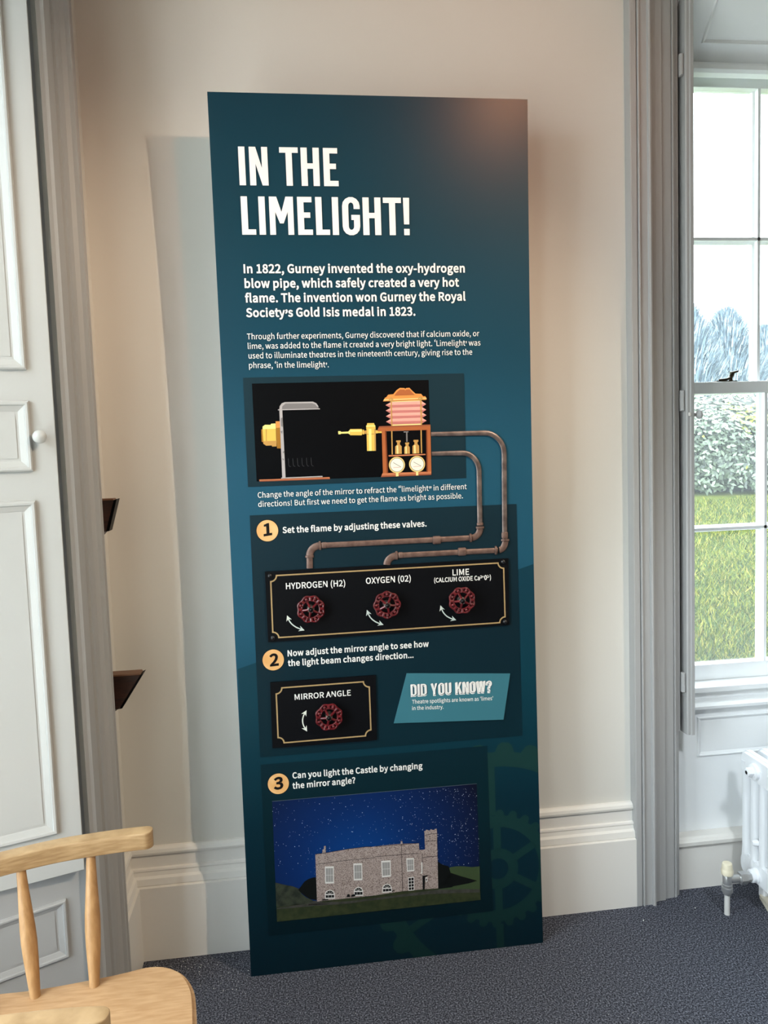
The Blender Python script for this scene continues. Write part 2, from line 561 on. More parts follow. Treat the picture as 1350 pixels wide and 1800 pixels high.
# left: shutter leaf swung out from its recess
SD = Vector((-0.936, -0.352, 0)).normalized()
SN = Vector((SD.y, -SD.x, 0))
if SN.y > 0:
    SN = -SN
S0 = Vector((-0.345, -0.205, 0.445))
shl = tag(empty('window_shutter', S0), 'white panelled shutter with round white knob above the wooden chair', 'shutter')
bm = bmesh.new()
e = S0 + SD * 0.36
prism(bm, [S0, e, e - SN * 0.028, S0 - SN * 0.028], (0, 0, 2.28))
bmesh.ops.bevel(bm, geom=[ed for ed in bm.edges], offset=0.0015, segments=1, affect='EDGES')
zo = Vector((S0.x, S0.y, 0))
for z0, z1 in ((1.571, 2.62), (1.355, 1.507), (0.545, 1.293)):
    mould(bm, zo, SD, (0, 0, 1), SN, 0.049, 0.305, z0, z1, w=0.025, h=0.010)
obj('leaf', bm, M_shut, shl)
bm = bmesh.new()
kb = zo + SD * 0.034 + Vector((0, 0, 1.429))
lathe(bm, kb, SN, [(0, .009), (.004, .009), (.006, .0055), (.011, .006), (.015, .011), (.020, .0145), (.025, .0138), (.029, .009), (.031, .001)], 24)
obj('knob', bm, M_shut, shl, smooth=True)

# ---------------------------------------------------------------- dark wooden wedge units on the left wall
M_wenge = mat('dark_stained_wood', (58, 30, 20), 0.5, noise=((34, 17, 12), 30, 4), scale3=(1, 1, 8))
M_littop = mat('lit_wood_top', (112, 78, 56), 0.5)  # lighter brown paints the light on the wedge's top
M_screen = mat('black_glass', (5, 5, 6), 0.4, spec=0.12)
M_undershade = mat('underside_shade_grey', (120, 116, 112), 0.7)  # grey for the shaded underside and shadow below each wedge


def wedge(z1, z0, xt, xb, y0, y1, label):
    t = tag(empty('wall_display_wedge', (XL, (y0 + y1) / 2, z0)), label, 'wall display', 'dark wedge displays on the left wall')
    bm = bmesh.new()
    prism(bm, [(XL, y0, z0), (xb - .008, y0, z0), (xt - .008, y0, z1), (XL, y0, z1)], (0, y1 - y0, 0))
    obj('wooden_body', bm, M_wenge, t)
    bm = bmesh.new()
    prism(bm, [(XL, y0, z1 + .0002), (xt - .008, y0, z1 + .0002), (xt - .010, y0, z1 + .004), (XL, y0, z1 + .004)], (0, y1 - y0, 0))
    obj('top_edge', bm, M_littop, t)
    bm = bmesh.new()
    prism(bm, [(xb - .0078, y0, z0), (xb, y0, z0 + .001), (xt, y0, z1 + .003), (xt - .0078, y0, z1)], (0, y1 - y0, 0))
    obj('screen', bm, M_screen, t)
    bm = bmesh.new()
    prism(bm, [(XL, y0, z0 - .0002), (xb - .010, y0, z0 - .0002), (XL + .004, y0, z0 - .020), (XL, y0, z0 - .020)], (0, y1 - y0, 0))
    obj('underside_shade', bm, M_undershade, t)  # prism that imitates the shadow under the wedge


wedge(1.274, 1.196, -0.274, -0.297, 0.025, 0.060, 'upper dark wooden wedge display on the wall behind the left shutter')
wedge(0.831, 0.747, -0.230, -0.287, 0.002, 0.040, 'lower dark wooden wedge display on the wall, behind the chair back')

# ---------------------------------------------------------------- display panel
PW, PH, PT = 0.80, 2.254, 0.018


def bow(v):
    return 0.02 * (1 - ((v - 1.127) / 1.127) ** 2)


panel = tag(empty('display_panel', (PW / 2, 0, 0)), 'tall teal exhibit panel titled IN THE LIMELIGHT! standing against the wall', 'display panel')
LS = 0.00035


class Art:
    """flat printed shapes: (u, v) in metres on the panel face, layer = how many ink / film layers up"""

    def __init__(self):
        self.items = []

    def poly(self, mi, layer, *loops):
        self.items.append((mi, layer, [[tuple(p) for p in l] for l in loops]))
        return self

    def rect(self, mi, layer, u0, v0, u1, v1):
        return self.poly(mi, layer, [(u0, v0), (u1, v0), (u1, v1), (u0, v1)])

    def disc(self, mi, layer, c, r, n=28, hole=None, ry=None):
        ry = ry or r
        lp = [(c[0] + r * math.cos(2 * math.pi * k / n), c[1] + ry * math.sin(2 * math.pi * k / n)) for k in range(n)]
        if hole:
            return self.poly(mi, layer, lp, [(c[0] + hole * math.cos(2 * math.pi * k / n), c[1] + hole * math.sin(2 * math.pi * k / n)) for k in range(n)])
        return self.poly(mi, layer, lp)

    def line(self, mi, layer, pts, w, closed=False):
        n = len(pts)
        L, R = [], []
        P = [Vector(p) for p in pts]
        for i in range(n):
            a = P[i - 1] if (i > 0 or closed) else P[i]
            b = P[(i + 1) % n] if (i < n - 1 or closed) else P[i]
            d1 = (P[i] - a).normalized() if (P[i] - a).length > 1e-9 else (b - P[i]).normalized()
            d2_ = (b - P[i]).normalized() if (b - P[i]).length > 1e-9 else d1
            n1 = Vector((-d1.y, d1.x))
            n2 = Vector((-d2_.y, d2_.x))
            nn = (n1 + n2).normalized()
            k = 1 / max(nn.dot(n1), 0.5)
            L.append(tuple(P[i] + nn * w / 2 * k))
            R.append(tuple(P[i] - nn * w / 2 * k))
        for i in range(n if closed else n - 1):
            j = (i + 1) % n
            self.poly(mi, layer, [R[i], R[j], L[j], L[i]])
        return self

    def build(self, name, mats, parent, clip=True, step=0.04):
        bm = bmesh.new()
        for mi, layer, loops in self.items:
            flat = [p for l in loops for p in l]
            if len(loops) == 1 and len(loops[0]) == 3:
                tris = [(0, 1, 2)]
            else:
                tris = tessellate_polygon([[Vector((p[0], p[1], 0)) for p in l] for l in loops])
            vs = [bm.verts.new((p[0], -layer * LS, p[1])) for p in flat]
            for t in tris:
                a, b, c = (Vector(flat[i]) for i in t)
                ar = (b.x - a.x) * (c.y - a.y) - (b.y - a.y) * (c.x - a.x)
                if abs(ar) < 1e-12:
                    continue
                t = t if ar > 0 else t[::-1]
                try:
                    f = bm.faces.new([vs[i] for i in t])
                    f.material_index = mi
                except ValueError:
                    pass
        loose = [v for v in bm.verts if not v.link_faces]
        bmesh.ops.delete(bm, geom=loose, context='VERTS')
        if clip:
            for co, no in (((PW - .0003, 0, 0), (1, 0, 0)), ((.0003, 0, 0), (-1, 0, 0)), ((0, 0, .0003), (0, 0, -1)), ((0, 0, PH - .0003), (0, 0, 1))):
                bmesh.ops.bisect_plane(bm, geom=bm.verts[:] + bm.edges[:] + bm.faces[:], plane_co=co, plane_no=no, clear_outer=True)
        if bm.verts and step:
            z0 = min(v.co.z for v in bm.verts)
            z1 = max(v.co.z for v in bm.verts)
            if z1 - z0 > 1.5 * step:
                k = math.ceil(z0 / step)
                while k * step < z1:
                    bmesh.ops.bisect_plane(bm, geom=bm.verts[:] + bm.edges[:] + bm.faces[:], plane_co=(0, 0, k * step), plane_no=(0, 0, 1))
                    k += 1
        for v in bm.verts:
            v.co.y += bow(v.co.z)
        return obj(name, bm, mats, parent)


def ink(name, rgb, rough=0.36, spec=0.22, **kw):
    return mat(name, rgb, rough, spec=spec, **kw)


def vgrad(name, stops, rough=0.30, spec=0.28):
    """printed vertical colour blend: stops = [(height on panel, rgb)]"""
    m = bpy.data.materials.new(name)
    m.use_nodes = True
    nt = m.node_tree
    b = nt.nodes['Principled BSDF']
    b.inputs['Roughness'].default_value = rough
    b.inputs['Specular IOR Level'].default_value = spec
    tc = nt.nodes.new('ShaderNodeTexCoord')
    sp = nt.nodes.new('ShaderNodeSeparateXYZ')
    nt.links.new(tc.outputs['Object'], sp.inputs[0])
    dv = nt.nodes.new('ShaderNodeMath')
    dv.operation = 'DIVIDE'
    dv.inputs[1].default_value = PH
    nt.links.new(sp.outputs['Z'], dv.inputs[0])
    r = nt.nodes.new('ShaderNodeValToRGB')
    els = r.color_ramp.elements
    while len(els) > 1:
        els.remove(els[-1])
    els[0].position = stops[0][0] / PH
    els[0].color = lin(stops[0][1])
    for h, c in stops[1:]:
        x = els.new(h / PH)
        x.color = lin(c)
    nt.links.new(dv.outputs[0], r.inputs['Fac'])
    nt.links.new(r.outputs['Color'], b.inputs['Base Color'])
    return m


# the board itself
P_board = vgrad('teal_print', [(0.0, (3, 28, 38)), (0.35, (6, 38, 50)), (0.62, (12, 62, 78)), (0.95, (32, 82, 104)), (1.35, (34, 82, 104)), (1.62, (24, 66, 84)), (1.95, (18, 56, 70)), (2.254, (16, 52, 66))])
P_edge = mat('panel_edge', (20, 40, 50), 0.5)
bm = bmesh.new()
N = 48
F = [[bm.verts.new((u, bow(PH * k / N), PH * k / N)) for u in (0, PW)] for k in range(N + 1)]
B = [[bm.verts.new((u, bow(PH * k / N) + PT, PH * k / N)) for u in (0, PW)] for k in range(N + 1)]
for k in range(N):
    f = bm.faces.new((F[k][0], F[k][1], F[k + 1][1], F[k + 1][0]))
    for q in ((B[k][1], B[k][0], B[k + 1][0], B[k + 1][1]), (F[k][1], B[k][1], B[k + 1][1], F[k + 1][1]), (B[k][0], F[k][0], F[k + 1][0], B[k + 1][0])):
        bm.faces.new(q).material_index = 1
bm.faces.new((B[0][0], B[0][1], F[0][1], F[0][0])).material_index = 1
bm.faces.new((F[N][0], F[N][1], B[N][1], B[N][0])).material_index = 1
board = obj('board', bm, [P_board, P_edge], panel)
for p in board.data.polygons:
    p.use_smooth = True
board.data.set_sharp_from_angle(angle=math.radians(30))
bm = bmesh.new()                       # timber battens and feet holding the board off the wall
for u in (0.14, 0.62):
    box(bm, (u, 0.0395, 0.004), (u + 0.04, 0.062, 2.19))
    box(bm, (u, 0.0185, 0.002), (u + 0.04, 0.1, 0.03))
box(bm, (0.14, 0.062, 2.06), (0.66, 0.146, 2.09))
obj('rear_support', bm, mat('support_timber', (120, 98, 70), 0.7), panel)

P_low = vgrad('lower_teal_print', [(0.0, (3, 28, 38)), (0.4, (5, 38, 50)), (0.75, (14, 58, 72)), (1.1, (22, 60, 76))])
Art().poly(0, 1, [(0.0036, 0.8248), (0.8052, 1.0592), (0.8034, -0.0115), (-0.0023, -0.0046)]).build('ground_print', [P_low], panel)

P_back = vgrad('dark_backdrop_print', [(0.05, (1, 22, 30)), (0.45, (4, 34, 42)), (0.62, (10, 38, 48)), (0.95, (16, 38, 48)), (1.2, (22, 44, 54)), (1.5, (26, 50, 60))])
P_white = ink('white_print', (238, 237, 234), 0.5)
P_gear = vgrad('gear_print', [(0.0, (12, 40, 40)), (0.3, (18, 50, 50)), (0.62, (26, 58, 56))])

# --- printed gears (lower right of the panel)
g = Art()
gc = [(0.6783, 0.2228)][0]


def gear_ring(a, rin, rout, tooth, nt_, ph, round_=False):
    n = nt_ * 8
    outer, inner = [], []
    for k in range(n):
        th = 2 * math.pi * (k + ph) / n
        s = (k % 8)
        r = rout + (tooth if s in (1, 2, 3) else tooth * 0.72 if s in (0, 4) else 0.0)
        outer.append((gc[0] + r * math.cos(th), gc[1] + r * math.sin(th)))
        inner.append((gc[0] + rin * math.cos(th), gc[1] + rin * math.sin(th)))
    for k in range(n):
        j = (k + 1) % n
        a.poly(0, 2, [inner[k], outer[k], outer[j], inner[j]])


gear_ring(g, 0.116, 0.149, 0.016, 26, 0)
gear_ring(g, 0.285, 0.326, 0.026, 28, 3)
g.disc(0, 2, gc, 0.057, 40, hole=0.029)
for k in range(6):
    a = math.radians(90 + 60 * k)
    d = Vector((math.cos(a), math.sin(a)))
    c = Vector(gc)
    g.line(0, 2, [c + d * 0.050, c + d * 0.12], 0.021)
    if k != 0:
        g.line(0, 2, [c + d * 0.155, c + d * 0.290], 0.021)
g.line(0, 2, [Vector(gc) + Vector((-.012, .15)), Vector(gc) + Vector((-.012, .29))], 0.021)
g.build('gear_print', [P_gear], panel)

# --- dark backdrops
for q in ([(0.0523, 1.5697), (0.6201, 1.5687), (0.6197, 1.2961), (0.0517, 1.2944)], [(0.0526, 1.2215), (0.7547, 1.2213), (0.7570, 0.5884), (0.0503, 0.5874)], [(0.0502, 0.5676), (0.6577, 0.5679), (0.6597, 0.1062), (0.0503, 0.1053)]):
    Art().poly(0, 4, q).build('section_backdrop', [P_back], panel)

# ---------------------------------------------------------------- lettering
FONT = json.loads(r'''{"!":[440,[[[177,301],[263,301],[279,879],[282,1020],[157,1020],[159,879]],[[219,-18],[283,8],[309,76],[283,145],[219,172],[156,145],[129,76],[156,8]]]],"'":[379,[[[150,658],[228,658],[251,911],[253,1050],[123,1050],[125,911]]]],"(":[460,[[[326,-267],[402,-233],[305,-28],[248,194],[229,424],[248,653],[305,874],[402,1079],[326,1114],[218,904],[149,676],[125,424],[149,170],[218,-57]]]],")":[460,[[[135,-267],[243,-57],[311,170],[335,424],[311,676],[243,904],[135,1114],[57,1079],[155,874],[213,653],[233,424],[213,194],[155,-28],[57,-233]]]],"+":[756,[[[328,158],[428,158],[428,456],[706,456],[706,549],[428,549],[428,847],[328,847],[328,549],[52,549],[52,456],[328,456]]]],",":[379,[[[102,-259],[208,-191],[277,-95],[301,26],[288,104],[252,154],[196,172],[130,149],[102,84],[129,20],[193,-3],[208,-1],[191,-77],[145,-139],[72,-185]]]],"-":[473,[[[63,334],[411,334],[411,429],[63,429]]]],".":[379,[[[189,-18],[253,8],[279,76],[253,145],[189,172],[126,145],[99,76],[126,8]]]],"0":[756,[[[379,-18],[507,15],[605,112],[667,274],[689,503],[667,729],[605,889],[507,985],[379,1016],[250,985],[152,889],[90,729],[68,503],[90,274],[152,112],[250,15]],[[379,83],[279,127],[212,264],[188,503],[212,740],[279,875],[379,918],[478,875],[545,740],[569,503],[545,264],[478,127]]]],"1":[756,[[[120,0],[668,0],[668,104],[467,104],[467,999],[372,999],[281,958],[165,928],[165,849],[343,849],[343,104],[120,104]]]],"2":[756,[[[60,0],[688,0],[688,108],[411,108],[248,98],[454,314],[591,522],[640,723],[604,878],[504,980],[349,1016],[234,998],[138,948],[54,871],[127,800],[221,883],[334,916],[437,890],[498,820],[518,718],[469,535],[318,324],[60,74]]]],"3":[756,[[[358,-18],[521,16],[636,114],[680,267],[651,388],[575,473],[469,520],[469,527],[562,579],[623,659],[646,767],[608,902],[505,987],[354,1016],[200,983],[76,898],[143,819],[238,889],[350,916],[441,896],[499,841],[519,757],[493,660],[406,592],[243,567],[243,471],[426,446],[524,377],[553,271],[527,172],[456,108],[350,86],[249,102],[168,144],[104,200],[40,120],[117,52],[221,2]]]],"8":[756,[[[381,-18],[545,17],[654,109],[693,240],[669,358],[608,443],[526,503],[526,510],[586,569],[637,652],[658,751],[625,887],[531,980],[384,1014],[244,982],[147,893],[110,760],[129,665],[178,589],[245,530],[245,525],[157,461],[90,368],[63,248],[104,111],[216,17]],[[450,542],[338,593],[256,661],[223,760],[244,845],[300,901],[383,921],[474,897],[532,834],[552,744],[526,638]],[[383,75],[275,99],[201,164],[173,259],[191,348],[239,425],[311,485],[442,427],[538,354],[575,244],[551,156],[484,97]]]],"?":[646,[[[243,301],[353,301],[399,480],[511,626],[574,796],[542,925],[453,1009],[319,1038],[216,1022],[129,977],[59,913],[129,847],[210,911],[305,935],[387,915],[436,862],[452,787],[391,642],[282,497]],[[301,-18],[366,8],[392,76],[366,145],[301,172],[238,145],[213,76],[238,8]]]],"A":[828,[[[5,0],[132,0],[229,305],[594,305],[689,0],[823,0],[484,999],[343,999]],[[260,405],[309,559],[409,896],[414,896],[515,559],[563,405]]]],"B":[895,[[[138,0],[455,0],[653,32],[785,130],[834,293],[807,410],[736,490],[631,531],[631,538],[710,586],[760,661],[777,755],[732,896],[612,974],[433,999],[138,999]],[[263,575],[263,899],[417,899],[548,884],[626,832],[653,738],[628,651],[550,595],[411,575]],[[263,101],[263,477],[437,477],[586,458],[678,399],[710,297],[677,186],[584,122],[437,101]]]],"C":[869,[[[514,-18],[633,-1],[734,48],[820,125],[751,206],[647,123],[519,93],[354,143],[247,284],[208,503],[248,718],[358,857],[523,906],[638,880],[728,812],[796,894],[726,954],[634,999],[522,1016],[346,981],[205,879],[113,716],[79,499],[112,281],[203,119],[341,17]]]],"D":[937,[[[138,0],[392,0],[592,34],[738,133],[827,291],[857,503],[827,715],[737,870],[590,966],[387,999],[138,999]],[[263,104],[263,896],[376,896],[530,871],[640,795],[706,671],[728,503],[706,334],[640,209],[530,130],[376,104]]]],"E":[802,[[[138,0],[728,0],[728,108],[263,108],[263,471],[642,471],[642,579],[263,579],[263,892],[713,892],[713,999],[138,999]]]],"G":[939,[[[530,-18],[655,-3],[759,38],[838,98],[838,518],[510,518],[510,413],[722,413],[722,151],[644,108],[542,93],[400,121],[295,203],[231,332],[208,503],[232,671],[299,798],[404,878],[541,906],[667,878],[756,812],[824,894],[755,952],[660,998],[537,1016],[354,981],[209,879],[113,716],[79,499],[113,281],[206,119],[349,17]]]],"H":[992,[[[138,0],[263,0],[263,471],[729,471],[729,0],[856,0],[856,999],[729,999],[729,580],[263,580],[263,999],[138,999]]]],"I":[399,[[[138,0],[263,0],[263,999],[138,999]]]],"L":[740,[[[138,0],[700,0],[700,108],[263,108],[263,999],[138,999]]]],"M":[1106,[[[138,0],[251,0],[251,553],[246,700],[234,847],[240,847],[320,620],[510,101],[594,101],[782,620],[862,847],[868,847],[857,700],[851,553],[851,0],[969,0],[969,999],[817,999],[627,465],[557,256],[552,256],[480,465],[289,999],[138,999]]]],"N":[985,[[[138,0],[256,0],[256,525],[251,682],[241,837],[247,837],[354,631],[718,0],[847,0],[847,999],[728,999],[728,480],[733,320],[745,163],[738,163],[631,369],[266,999],[138,999]]]],"O":[1011,[[[505,-18],[678,19],[813,122],[901,286],[932,503],[901,718],[813,880],[678,981],[505,1016],[333,981],[198,880],[110,718],[79,503],[110,286],[198,122],[333,19]],[[505,93],[349,144],[245,286],[208,503],[245,718],[349,857],[505,906],[662,857],[765,718],[802,503],[765,286],[662,144]]]],"R":[865,[[[263,525],[263,896],[431,896],[563,880],[645,823],[673,719],[645,611],[563,546],[431,525]],[[685,0],[827,0],[574,437],[692,490],[770,584],[798,719],[772,850],[700,937],[590,984],[450,999],[138,999],[138,0],[263,0],[263,424],[443,424]]]],"S":[812,[[[414,-18],[595,21],[712,122],[753,266],[726,390],[652,474],[548,533],[406,594],[328,630],[266,682],[240,762],[263,838],[328,888],[426,906],[552,881],[654,813],[719,894],[591,982],[426,1016],[264,982],[153,889],[112,752],[144,630],[221,547],[315,496],[458,433],[544,391],[603,338],[625,255],[600,170],[529,113],[416,93],[266,127],[140,217],[65,129],[162,51],[280,0]]]],"T":[816,[[[345,0],[471,0],[471,892],[774,892],[774,999],[42,999],[42,892],[345,892]]]],"U":[982,[[[492,-18],[633,4],[747,77],[823,209],[850,411],[850,999],[729,999],[729,409],[697,220],[612,121],[492,93],[373,121],[290,220],[259,409],[259,999],[134,999],[134,411],[161,209],[236,77],[350,4]]]],"X":[781,[[[23,0],[157,0],[300,270],[380,432],[386,432],[471,270],[620,0],[759,0],[466,510],[738,999],[606,999],[473,744],[402,597],[396,597],[317,744],[181,999],[42,999],[315,516]]]],"Y":[723,[[[298,0],[424,0],[424,387],[725,999],[594,999],[466,717],[365,497],[360,497],[262,717],[132,999],[-1,999],[298,387]]]],"a":[767,[[[296,-18],[426,13],[541,89],[545,89],[556,0],[658,0],[658,455],[632,616],[549,721],[402,759],[237,727],[112,662],[159,576],[260,631],[381,655],[475,628],[521,559],[534,469],[277,417],[128,327],[80,192],[109,78],[185,7]],[[331,83],[264,95],[218,132],[200,200],[231,284],[337,346],[534,386],[534,180],[432,107]]]],"b":[842,[[[451,-18],[572,9],[675,87],[746,212],[772,381],[739,581],[639,712],[478,759],[356,729],[245,655],[251,787],[251,1084],[125,1084],[125,0],[225,0],[236,76],[241,76],[345,7]],[[431,87],[346,104],[251,163],[251,553],[352,628],[447,654],[561,620],[624,524],[643,380],[615,223],[540,123]]]],"c":[695,[[[417,-18],[545,7],[657,75],[602,159],[523,107],[428,86],[308,121],[228,220],[199,369],[229,519],[312,618],[432,654],[511,636],[579,590],[642,672],[551,733],[426,759],[290,733],[177,657],[100,534],[71,369],[97,205],[170,84],[280,8]]]],"d":[845,[[[377,-18],[502,13],[602,87],[606,87],[617,0],[719,0],[719,1084],[594,1084],[594,800],[601,673],[505,736],[392,759],[234,711],[118,577],[72,369],[110,159],[216,28]],[[405,87],[294,121],[224,218],[200,371],[229,519],[306,618],[414,654],[504,636],[594,576],[594,188],[502,112]]]],"e":[755,[[[425,-18],[560,4],[668,57],[624,140],[537,97],[439,82],[315,114],[229,203],[193,341],[692,341],[698,411],[663,595],[563,716],[402,759],[279,732],[173,654],[99,532],[71,369],[98,206],[174,84],[286,8]],[[192,429],[231,554],[306,632],[405,659],[504,633],[567,555],[589,429]]]],"f":[443,[[[45,639],[146,639],[146,0],[270,0],[270,639],[426,639],[426,740],[270,740],[270,857],[281,937],[316,986],[375,1003],[416,998],[458,982],[485,1079],[428,1096],[361,1102],[240,1072],[169,988],[146,858],[146,740],[45,733]]]],"g":[768,[[[375,-341],[574,-305],[703,-212],[749,-84],[720,16],[634,73],[492,91],[346,91],[268,102],[228,130],[217,172],[230,223],[264,260],[318,241],[373,234],[511,266],[608,355],[644,492],[628,579],[584,644],[736,644],[736,740],[478,740],[432,753],[373,759],[236,726],[135,635],[97,495],[127,376],[193,296],[193,290],[138,234],[112,153],[131,79],[178,31],[178,25],[98,-51],[69,-143],[109,-251],[216,-318]],[[373,319],[295,340],[238,401],[217,495],[238,588],[295,647],[373,668],[454,647],[510,588],[531,495],[509,401],[452,340]],[[392,-255],[277,-239],[204,-194],[178,-125],[196,-61],[253,0],[349,-11],[477,-11],[559,-20],[610,-50],[627,-105],[598,-178],[517,-233]]]],"h":[827,[[[125,0],[251,0],[251,537],[350,621],[452,650],[532,630],[578,565],[593,452],[593,0],[717,0],[717,469],[693,627],[618,725],[490,759],[356,722],[245,635],[251,787],[251,1084],[125,1084]]]],"i":[375,[[[125,0],[251,0],[251,740],[125,740]],[[188,892],[248,915],[271,975],[248,1034],[188,1056],[129,1034],[106,975],[129,915]]]],"j":[375,[[[48,-330],[166,-300],[231,-215],[251,-84],[251,740],[127,740],[127,-84],[119,-162],[92,-212],[35,-230],[-3,-226],[-35,-217],[-60,-311],[-13,-324]],[[188,892],[247,915],[271,975],[247,1034],[188,1056],[128,1034],[105,975],[128,915]]]],"k":[752,[[[125,0],[248,0],[248,195],[387,357],[604,0],[738,0],[459,441],[706,740],[567,740],[253,350],[248,350],[248,1084],[125,1084]]]],"l":[387,[[[256,-18],[298,-14],[328,-7],[311,89],[285,86],[261,98],[251,139],[251,1084],[125,1084],[125,147],[139,58],[181,2]]]],"m":[1262,[[[125,0],[251,0],[251,537],[347,622],[436,650],[513,630],[559,565],[574,452],[574,0],[698,0],[698,537],[795,622],[884,650],[962,630],[1007,565],[1022,452],[1022,0],[1146,0],[1146,469],[1121,627],[1047,725],[922,759],[795,719],[677,617],[636,693],[570,741],[473,759],[349,722],[243,632],[240,632],[228,740],[125,740]]]],"n":[831,[[[125,0],[251,0],[251,537],[350,621],[452,650],[532,630],[578,565],[593,452],[593,0],[717,0],[717,469],[693,627],[618,725],[490,759],[355,722],[243,632],[240,632],[228,740],[125,740]]]],"o":[826,[[[413,-18],[543,8],[652,84],[727,205],[755,369],[727,534],[652,657],[543,733],[413,759],[283,733],[174,657],[99,534],[71,369],[99,205],[174,84],[283,8]],[[413,86],[300,121],[226,220],[199,369],[226,519],[300,618],[413,654],[526,618],[601,519],[628,369],[601,220],[526,121]]]],"p":[845,[[[125,-312],[251,-312],[251,-61],[247,68],[349,4],[451,-18],[572,9],[675,87],[746,212],[772,381],[739,581],[639,712],[478,759],[353,727],[243,654],[240,654],[228,740],[125,740]],[[431,87],[347,104],[251,163],[251,553],[352,628],[447,654],[561,620],[624,524],[643,380],[615,223],[540,123]]]],"r":[529,[[[125,0],[251,0],[251,475],[307,576],[372,630],[436,647],[475,644],[508,635],[531,743],[495,755],[452,759],[373,740],[302,687],[243,605],[240,605],[228,740],[125,740]]]],"s":[638,[[[319,-18],[466,13],[556,91],[587,202],[553,313],[469,381],[362,426],[284,458],[226,497],[203,554],[218,608],[263,647],[341,662],[430,643],[508,597],[568,674],[467,734],[339,759],[201,730],[114,656],[84,549],[117,446],[198,379],[300,335],[380,302],[443,258],[469,195],[453,136],[404,95],[323,79],[205,103],[104,168],[44,84],[168,11]]]],"t":[514,[[[357,-18],[427,-9],[495,10],[470,104],[429,89],[386,83],[318,100],[282,148],[271,225],[271,639],[473,639],[473,740],[271,740],[271,948],[168,948],[154,740],[37,733],[37,639],[147,639],[147,229],[167,99],[233,13]]]],"u":[827,[[[342,-18],[435,-1],[514,45],[586,116],[590,116],[599,0],[703,0],[703,740],[579,740],[579,215],[481,120],[379,90],[299,110],[254,174],[240,286],[240,740],[114,740],[114,271],[139,112],[213,15]]]],"v":[710,[[[285,0],[431,0],[692,740],[569,740],[429,319],[361,101],[354,101],[286,319],[147,740],[18,740]]]],"w":[1093,[[[243,0],[387,0],[492,396],[542,612],[549,612],[599,399],[706,0],[857,0],[1057,740],[937,740],[830,312],[785,106],[778,106],[726,312],[610,740],[489,740],[373,312],[324,106],[317,106],[274,312],[163,740],[37,740]]]],"x":[678,[[[20,0],[151,0],[251,173],[326,305],[332,305],[413,173],[522,0],[658,0],[414,373],[639,740],[510,740],[418,578],[353,454],[346,454],[274,578],[174,740],[40,740],[264,386]]]],"y":[710,[[[138,-319],[263,-284],[352,-193],[414,-63],[692,740],[571,740],[437,330],[377,120],[371,120],[297,330],[147,740],[18,740],[315,-1],[298,-57],[260,-139],[205,-196],[132,-217],[75,-204],[50,-304],[90,-315]]]]," ":[305,[]]}''')


def dot_quote(kind):
    w, c = FONT[',']
    if kind == 'r':
        return [[(x, y + 640) for x, y in l] for l in c]
    xs = [x for l in c for x, y in l]
    cx = (min(xs) + max(xs)) / 2
    return [[(2 * cx - x, 830 - y + 110) for x, y in l][:] for l in c]


FONT['\u2019'] = [340, dot_quote('r')]
FONT['\u2018'] = [340, dot_quote('l')]
FONT['\u201d'] = [620, dot_quote('r') + [[(x + 290, y) for x, y in l] for l in dot_quote('r')]]
FONT['\u201c'] = [620, dot_quote('l') + [[(x + 290, y) for x, y in l] for l in dot_quote('l')]]

# condensed heading capitals, drawn on a grid of 1000 per capital height
S_, B_ = 165, 140


def arc(cx, cy, rx, ry, a0, a1, n=7):
    return [(cx + rx * math.cos(math.radians(a0 + (a1 - a0) * k / n)), cy + ry * math.sin(math.radians(a0 + (a1 - a0) * k / n))) for k in range(n + 1)]


